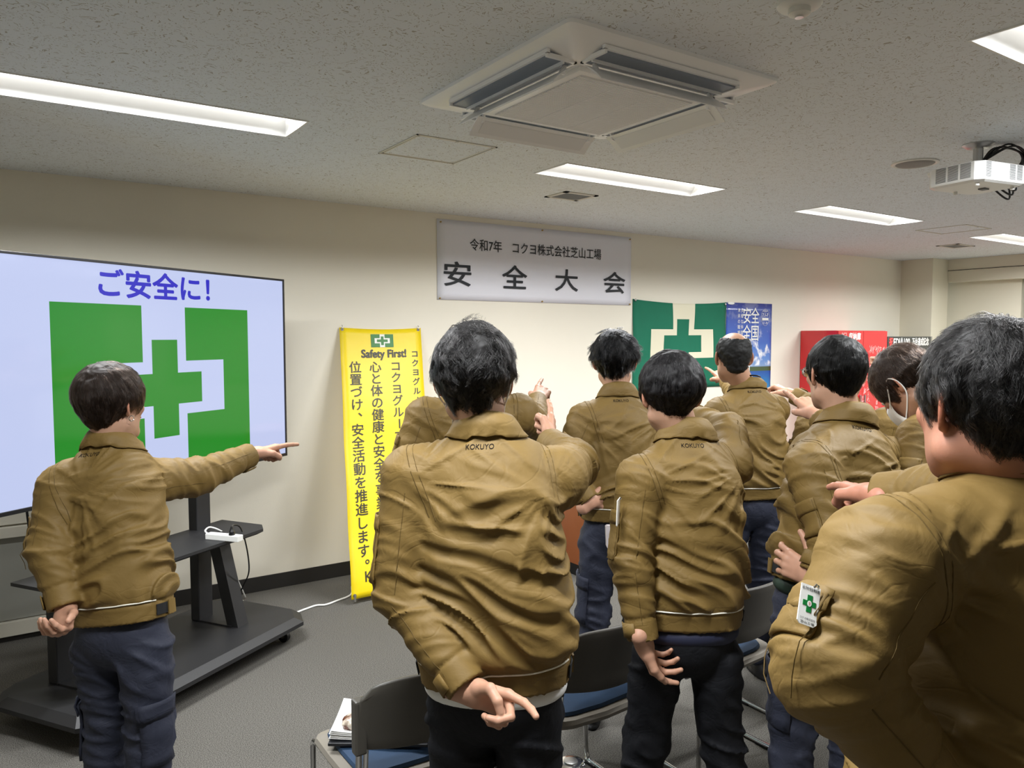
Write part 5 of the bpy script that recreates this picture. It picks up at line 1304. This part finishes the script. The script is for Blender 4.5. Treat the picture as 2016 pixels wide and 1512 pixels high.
# ================================================================== the people
Z3 = np.array([0, 0, 1.0]); R3 = RT; F3 = np.array([sin(YAW), cos(YAW), 0])
def arm(e, w, tip=None, pose='point', palm=(0, 0, -1), d=None, **k):
    E_ = P(*e); W_ = P(*w); D_ = nz(P(*tip)-W_) if tip is not None else nz(d)
    return dict(elbow=E_, wrist=W_, dir=D_, pose=pose, palm=np.array(palm, float), **k)
SK = (.36, .20, .125); SK2 = (.44, .26, .175); SKR = (.36, .17, .11)
import os
ONLY = os.environ.get('ONLY')
PP = {}
def who(k): return ONLY is None or k in ONLY
if who('A'): PP['A'] = person('brown-haired person pointing right beside the big screen, wearing navy cargo trousers',
    P(222, 880, 2.47), P(240, 1218, 2.42), P(222, 795, 2.46), 50, 54,
    arm((100, 1085, 2.32), (128, 1195, 2.28), (116, 1240, 2.20), 'relax', palm=-F3+Z3*.2, lat=R3, size=.92, curl=[(40, 40, 20), (48, 46, 25), (55, 50, 25), (58, 52, 25)]), arm((392, 938, 2.70), (492, 896, 2.92), (540, 882, 3.0), 'point', palm=-Z3*.9-F3*.3, lat=-F3+Z3*.6, tabdir=-Z3),
    shL=P(128, 962, 2.40), shR=P(292, 948, 2.58), sw=.165, hw=.165, hd=.115, tone=SK2, haircol=(.035, .022, .016),
    hair=dict(thick=.024, nape=-.085, side=-.01, front=.02, length=.085, wave=.18, messy=.22, lift=.007, ear=-.012, low=.6, wide=.004, fwd=.3, whorl=(0, -.05)), seed=3, nstr=7000, hs=.97,
    legs=dict(spread=.10, yaw=60))
if who('B'): PP['B'] = person('man with wavy black hair and one hand behind his back, front centre',
    P(957, 853, 1.86), P(975, 1330, 1.88), P(934, 750, 1.86), 42, 40,
    arm((790, 1165, 1.82), (918, 1352, 1.71), (985, 1376, 1.68), 'behind', palm=-F3*.95-Z3*.3, lat=Z3, h=.0022), arm((1130, 915, 2.15), (1084, 872, 2.38), (1090, 810, 2.52), 'point', palm=-R3*.9+F3*.2, lat=-R3*.4+Z3, tabdir=R3),
    shL=P(815, 940, 1.84), shR=P(1092, 942, 1.92), sw=.185, hw=.185, hd=.125, tone=SK2, haircol=(.016, .015, .015),
    hair=dict(thick=.022, nape=-.088, side=-.02, front=.05, length=.085, wave=1.2, messy=.45, lift=.014, clump=.8, low=.2, guides=300, rad=.00015, ear=.004, top=.006, flick=.02), seed=2, nstr=9000, trousers='black', shirt=rgb(228, 228, 226),
    legs=dict(spread=.105), fold=1.1, h=.0056)
if who('C'): PP['C'] = person('slim man with straight black hair and black trousers, left arm hanging down',
    P(1350, 860, 2.28), P(1352, 1225, 2.26), P(1319, 778, 2.28), 34, 28,
    arm((1243, 1105, 2.15), (1266, 1258, 2.12), (1284, 1296, 2.16), 'relax', palm=R3-F3*.2, lat=-F3, size=.92, curl=[(25, 28, 15), (42, 42, 22), (52, 48, 25), (58, 52, 25)]), arm((1432, 850, 2.52), (1350, 815, 2.72), (1300, 790, 2.85), 'point', palm=-Z3, lat=-R3+Z3),
    shL=P(1262, 945, 2.18), shR=P(1435, 915, 2.38), sw=.165, hw=.158, hd=.115, tone=SK2, haircol=(.009, .008, .009),
    hair=dict(thick=.026, nape=-.088, side=-.02, front=.03, length=.10, wave=.10, messy=.12, lift=.004, ear=-.006, wide=.004, whorl=(0.005, -.03), rough=.25), seed=4, nstr=9000, trousers='black', shirt=rgb(30, 34, 58),
    legs=dict(spread=.17, yaw=30, r=.93), slr=.92, fold=1.1, hs=.95)
if who('D'): PP['D'] = person('man with tousled black hair standing with hand on hip in front of the lectern',
    P(1217, 778, 3.35), P(1216, 1020, 3.35), P(1210, 712, 3.36), 34, 42,
    arm((1112, 925, 3.25), (1158, 985, 3.22), (1190, 962, 3.24), 'flat', palm=F3*.9, lat=-Z3+R3, size=.9), arm((1302, 815, 3.65), (1315, 795, 3.9), (1320, 780, 4.0), 'point', palm=-Z3),
    shL=P(1153, 828, 3.3), shR=P(1285, 822, 3.42), sw=.17, hw=.165, hd=.118, tone=SK2, haircol=(.009, .009, .010),
    hair=dict(thick=.024, nape=-.085, side=-.03, front=.04, length=.07, wave=.45, messy=.7, lift=.018, clump=.8, guides=260, rad=.00018, ear=-.004, flick=.04), seed=5, nstr=6000, legs=dict(spread=.12), h=.0075)
if who('E'): PP['E'] = person('balding man in khaki jacket standing in front of the blue poster',
    P(1472, 762, 3.72), P(1478, 978, 3.72), P(1442, 704, 3.70), 30, 28,
    arm((1408, 880, 3.65), (1415, 960, 3.6), (1418, 985, 3.6), 'relax', palm=R3), arm((1455, 785, 4.1), (1432, 752, 4.3), (1407, 728, 4.42), 'point', palm=-Z3, lat=Z3-F3),
    shL=P(1418, 815, 3.6), shR=P(1522, 808, 3.88), sw=.17, hw=.16, hd=.12, tone=SK, haircol=(.02, .02, .02),
    hair=dict(thick=.007, nape=-.075, side=-.03, front=.06, length=.018, wave=.1, messy=.2, lift=.002, ear=.005, bald=1), seed=6, nstr=7000, legs=dict(spread=.12, shift=(.02, .08)), h=.0075, collar=.7)
if who('F'): PP['F'] = person('pointing man whose head is hidden behind the wavy-haired man, beside the yellow banner',
    P(930, 778, 2.95), P(935, 1060, 2.95), P(938, 722, 2.96), 38, 36,
    arm((790, 960, 2.9), (800, 1050, 2.85), (805, 1080, 2.8), 'relax', palm=R3), arm((1050, 835, 3.15), (1058, 790, 3.4), (1074, 760, 3.5), 'point', palm=-Z3-R3*.3, lat=-R3+Z3, tabdir=-Z3),
    shL=P(838, 822, 2.9), shR=P(1020, 815, 3.0), sw=.175, hw=.175, tone=SK2, hair=dict(thick=.015, length=.04), seed=7, nstr=2500, legs=dict(spread=.12), h=.008)
if who('G'): PP['G'] = person('man with black hair and glasses pointing left, hand on hip',
    P(1668, 830, 2.42), P(1625, 1150, 2.38), P(1642, 737, 2.44), 28, 25,
    arm((1640, 1050, 2.20), (1606, 1130, 2.18), (1566, 1108, 2.23), 'flat', palm=F3, lat=Z3, curl=[(20, 40, 25), (25, 45, 25), (28, 45, 25), (30, 45, 25)]), arm((1660, 868, 2.62), (1615, 822, 2.72), (1570, 772, 2.85), 'point', palm=-Z3*.6+F3*.6, lat=-R3-Z3*.4),
    shL=P(1598, 925, 2.28), shR=P(1738, 905, 2.52), sw=.175, hw=.17, hd=.125, tone=SK2, haircol=(.009, .009, .009),
    hs=.94, hair=dict(thick=.015, nape=-.088, side=-.035, front=.045, length=.06, wave=.15, messy=.3, lift=.007, ear=.006, whorl=(.01, -.06)), seed=8, nstr=8000, legs=dict(spread=.11), shirt=rgb(34, 52, 40), fold=1.15)
if who('J'): PP['J'] = person('man hidden behind the man with glasses, his fist and sleeve showing',
    P(1655, 795, 3.8), P(1635, 1000, 3.8), P(1664, 742, 3.8), 30, 30,
    arm((1575, 905, 3.7), (1580, 970, 3.7), (1582, 1000, 3.7), 'relax', palm=R3), arm((1630, 812, 3.95), (1562, 778, 4.08), (1526, 760, 4.15), 'fist', palm=-Z3, lat=-R3),
    shL=P(1600, 840, 3.68), shR=P(1705, 838, 3.92), sw=.165, hw=.155, tone=SK2, hair=dict(thick=.012, length=.03), seed=9, nstr=2500, legs=dict(spread=.12), h=.008)
if who('H'): PP['H'] = person('brown-haired person with bowed head wearing a white mask',
    P(1850, 790, 2.60), P(1850, 1080, 2.60), P(1785, 760, 2.60), 5, 0,
    arm((1795, 985, 2.42), (1790, 1050, 2.5), (1780, 1080, 2.5), 'relax', palm=F3), arm((1800, 1000, 2.95), (1790, 1060, 2.95), (1785, 1090, 2.95), 'relax', palm=-F3),
    hpitch=-50, shL=P(1818, 865, 2.48), shR=P(1858, 850, 2.82), sw=.15, hw=.16, hd=.13, tone=SK, haircol=(.045, .028, .020),
    hair=dict(thick=.022, nape=-.07, side=-.04, front=-.01, length=.075, wave=.3, messy=.35, lift=.008, ear=-.004), seed=10, nstr=7000, legs=dict(spread=.11), logo=False)
if who('I'): PP['I'] = person('person behind the bowing one, only a shoulder and raised fist visible',
    P(1790, 788, 3.75), P(1780, 990, 3.75), P(1778, 752, 3.72), 35, 30,
    arm((1735, 895, 3.65), (1740, 960, 3.65), (1742, 985, 3.6), 'relax', palm=R3), arm((1790, 790, 4.0), (1758, 735, 4.15), (1735, 705, 4.2), 'fist', palm=-Z3, lat=-R3),
    shL=P(1745, 835, 3.65), shR=P(1832, 828, 3.9), sw=.165, hw=.16, tone=SK2, hair=dict(thick=.012, length=.03), seed=11, nstr=2000, legs=dict(spread=.12), h=.009, hs=.9, logo=False)
if who('K'): PP['K'] = person('heavy-set man with greying hair in the right foreground, cut by the edge',
    P(1992, 925, 1.18), P(1990, 1765, 1.14), P(1940, 798, 1.17), 28, 25,
    arm((1637, 1315, 1.0), (1835, 1535, 1.02), (1900, 1600, 1.0), 'flat', palm=R3, lat=-F3), arm((1985, 962, 1.45), (1736, 978, 1.66), (1692, 964, 1.79), 'point', size=1.08, palm=-Z3*.7-R3*.2+F3*.4, lat=Z3*.3+F3*.2-R3*.2, h=.0025),
    shL=P(1745, 1108, 1.05), shR=P(2230, 1090, 1.32), sw=.205, hw=.215, hd=.17, chestd=.145, tone=SKR, haircol=(.020, .019, .019), fat=.010,
    hair=dict(thick=.013, nape=-.088, side=-.035, front=.05, length=.06, wave=.8, messy=.5, lift=.014, clump=.75, guides=500, ear=.012, grey=.12, rad=.0001), seed=12, nstr=13000, legs=dict(spread=.13), h=.0055, headh=.003, hs=1.02, slr=1.12, fold=1.2, pocketL=True)

# ================================================================== worn and pinned things
def hp(p, x, y, z): return p['head']+p['Hf']@np.array([x, y, z])*p['hs']
if 'A' in PP:
    p = PP['A']; c = hp(p, .088, -.008, -.045)
    MB().tube([c+p['Hf']@np.array([.001*cos(t), .0085*cos(t), .0085*sin(t)]) for t in np.linspace(0, 2*pi, 20)[:-1]], .0014, 6, closed=True).build('hoop_earring', M['chrome'], p['root'], smooth=True)
def glasses(p, m):
    g = mat('lens_glass', (.9, .97, 1), .02, trans=1.0); fr = None
    fr = empty('glasses', (0, 0, 0)); fr.parent = p['root']; fr.location = Vector(hp(p, 0, .1, 0))-p['root'].location
    for s in (-1, 1):
        c = (.033*s, .108, .004); pts = [hp(p, c[0]+.026*cos(t)*(1 if abs(cos(t)) < .9 else .98), c[1]-.006*abs(cos(t)), c[2]+.019*sin(t)) for t in np.linspace(0, 2*pi, 25)[:-1]]
        MB().tube(pts, .0013, 6, closed=True).build('rim', m, fr, smooth=True)
        MB().add([hp(p, c[0]+.0255*cos(t), c[1]-.006*abs(cos(t)), c[2]+.0185*sin(t)) for t in np.linspace(0, 2*pi, 25)[:-1]], [tuple(range(24))]).build('lens', g, fr)
        MB().tube([hp(p, .060*s, .100, .010), hp(p, .074*s, .085, .012), hp(p, .082*s, .02, .014), hp(p, .084*s, -.012, .016), hp(p, .082*s, -.03, -.005)], .0015, 6).build('temple', m, fr, smooth=True)
    MB().tube([hp(p, -.009, .109, .008), hp(p, 0, .113, .010), hp(p, .009, .109, .008)], .0013, 6).build('bridge', m, fr, smooth=True)
if 'G' in PP: glasses(PP['G'], mat('silver_frame', (.6, .6, .62), .2, metal=1))
mw = mat('mask_cloth', rgb(236, 236, 232), .8)
def mask(p, sides=(-1, 1)):
    G = []
    for i in range(9):
        v = i/8; row = []
        for j in range(13):
            u = j/6-1; w = .068-.008*abs(v-.5); y = .118-.052*u*u-.012*(v-.6)**2*4+.006*(1-u*u); z = -.112+.092*v
            row.append(hp(p, w*u, y-.002, z))
        G.append(row)
    o = MB().grid(G).build('face_mask', mw, p['root'], smooth='all'); solid(o, .0015)
    for s in sides:
        MB().tube(spline([hp(p, .064*s, .068, -.035), hp(p, .082*s, .03, -.004), hp(p, .0885*s, .002, .026), hp(p, .096*s, -.016, .024), hp(p, .093*s, -.028, -.004), hp(p, .082*s, -.018, -.042), hp(p, .068*s, .02, -.07), hp(p, .058*s, .062, -.095)], 6), .0022, 6).build('ear_loop', mw, o, smooth=True)
for k in ('H', 'B'):
    if k in PP: mask(PP[k])
if 'E' in PP:
    p = PP['E']; Rg = [p['neck']+p['r']*.060*cos(t)+p['fw']*.060*sin(t)+p['up']*(.036-.02*sin(t)) for t in np.linspace(0, 2*pi, 32)[:-1]]
    MB().tube(Rg, .004, 6, closed=True).build('lanyard', M['blackp'], p['root'], smooth=True)
# badges: white cards with a green cross clipped to the sleeve
def badge(c, u, v, w, h, label, cross=True, m=None):
    u = nz(u); v = nz(np.array(v)-u*(np.array(v)@u)); fn = planefn(c, u, v); o = empty('badge', tuple(c), label, 'badge')
    wm = mat('badge_card', rgb(238, 238, 234), .35, coat=.3)
    poly = [(-w/2+.004, -h/2), (w/2-.004, -h/2), (w/2, -h/2+.004), (w/2, h/2), (-w/2, h/2), (-w/2, -h/2+.004)]
    MB().prism(poly, fn, -.001, .001).build('card', wm, o)
    if cross:
        g = MB(); a = w*.13; b = w*.34; c0 = h*.04
        g.prism([(-a, c0-b*1.25), (a, c0-b*1.25), (a, c0-a), (b, c0-a), (b, c0+a), (a, c0+a), (a, c0+b*1.25), (-a, c0+b*1.25), (-a, c0+a), (-b, c0+a), (-b, c0-a), (-a, c0-a)], fn, .001, .0014); g.build('cross', mat('badge_green', rgb(0, 120, 50), .5), o)
        g = MB(); g.prism([(.11*w*cos(t), c0+.15*w*sin(t)) for t in np.linspace(0, 2*pi, 17)[:-1]], fn, .0014, .0017); g.build('emblem', wm, o)
        t = MB(); text(t, 'めざせ!完全無災害', fn, -w*.44, w*.44, h*.36, h*.45, .008, h=.0013); text(t, 'コクヨ株式会社', fn, -w*.4, w*.4, -h*.37, -h*.31, 0, h=.0013); text(t, '芝山工場', fn, -w*.36, w*.36, -h*.46, -h*.40, .01, h=.0013); t.build('lettering', M['ink'], o, fix=False)['kind'] = 'stuff'
        t = MB(); text(t, '安', fn, -.05*w, .05*w, c0-.09*w, c0+.09*w, 0, h=.0019); t.build('red_mark', mat('badge_red', rgb(200, 40, 40), .5), o, fix=False)
    MB().tube([fn(w*.1, h*.46, .003), fn(w*.16, h*.54, .006), fn(w*.26, h*.52, .006), fn(w*.3, h*.44, .004)], .0014, 6).build('clip', M['chrome'], o, smooth=True)
    return o
def onto(p, c, off=.006):
    q = p['T'].find_nearest(Vector(c)); return np.array(q[0])+np.array(q[1])*off
if 'K' in PP:
    a, b, c_ = P(1592, 1152, .875), P(1640, 1168, .90), P(1572, 1228, .865); dk = nz(ray(1592, 1192)); q = PP['K']['T'].ray_cast(Vector(CAM), Vector(dk)); dist = q[3] if q[0] is not None else .9
    badge(CAM+dk*(dist-.022), R3*.9-Z3*.33, Z3*.82+R3*.30+F3*.5, .026, .052, 'white badge with green cross clipped to the right foreground man\'s sleeve')
if 'C' in PP:
    a = P(1219, 1008, 2.06); badge(P(1217, 1008, 2.08), F3+R3*.3, Z3+R3*.03, .05, .072, 'white badge seen edge-on, on the upper sleeve of the slim man', False)
if 'D' in PP:
    fn = planefn(P(1206, 1060, 3.10), R3, Z3); o = empty('pouch', tuple(P(1206, 1060, 3.10)), 'pale rounded pouch hanging at the belt of the man by the lectern', 'pouch')
    MB().prism([(-.03, .05), (-.026, -.03), (-.012, -.055), (.03, -.055), (.03, .055), (-.024, .055)], fn, -.012, .012).build('case', mat('pouch_vinyl', rgb(206, 198, 200), .5), o)
    MB().tube([fn(-.01, .03, .014), fn(.006, .036, .018), fn(.02, .034, .014)], .0025, 6).build('hook', M['chrome'], o)
# wrapped snack on the papers
sn = P(700, 1418, 2.26)
def fsn(p):
    q = p-sn0; d = ell(q, (0, 0, 0), (.045, .033, .022)); return d-.006*noise(p*45)-.003*noise(p*110)
sn0 = onz(700, 1420, .505)+np.array([0, 0, 0]); sm = mat('snack_wrap', rgb(150, 84, 44), .18, coat=.8); 
nt = sm.node_tree; nn = nt.nodes.new('ShaderNodeTexNoise'); nn.inputs['Scale'].default_value = 26; cr = nt.nodes.new('ShaderNodeValToRGB'); cr.color_ramp.elements[0].position = .42; cr.color_ramp.elements[0].color = (*rgb(110, 52, 22), 1); cr.color_ramp.elements[1].position = .56; cr.color_ramp.elements[1].color = (*rgb(236, 224, 206), 1)
tcn = nt.nodes.new('ShaderNodeTexCoord'); nt.links.new(tcn.outputs['Object'], nn.inputs[0]); nt.links.new(nn.outputs[0], cr.inputs[0]); nt.links.new(cr.outputs[0], nt.nodes['Principled BSDF'].inputs['Base Color'])
sr = mk('wrapped_snack', [nets(fsn, sn0-.08, sn0+.08, .004)], sm, None); tag(sr, 'crinkled brown and clear wrapped snack lying on the white papers', 'snack')
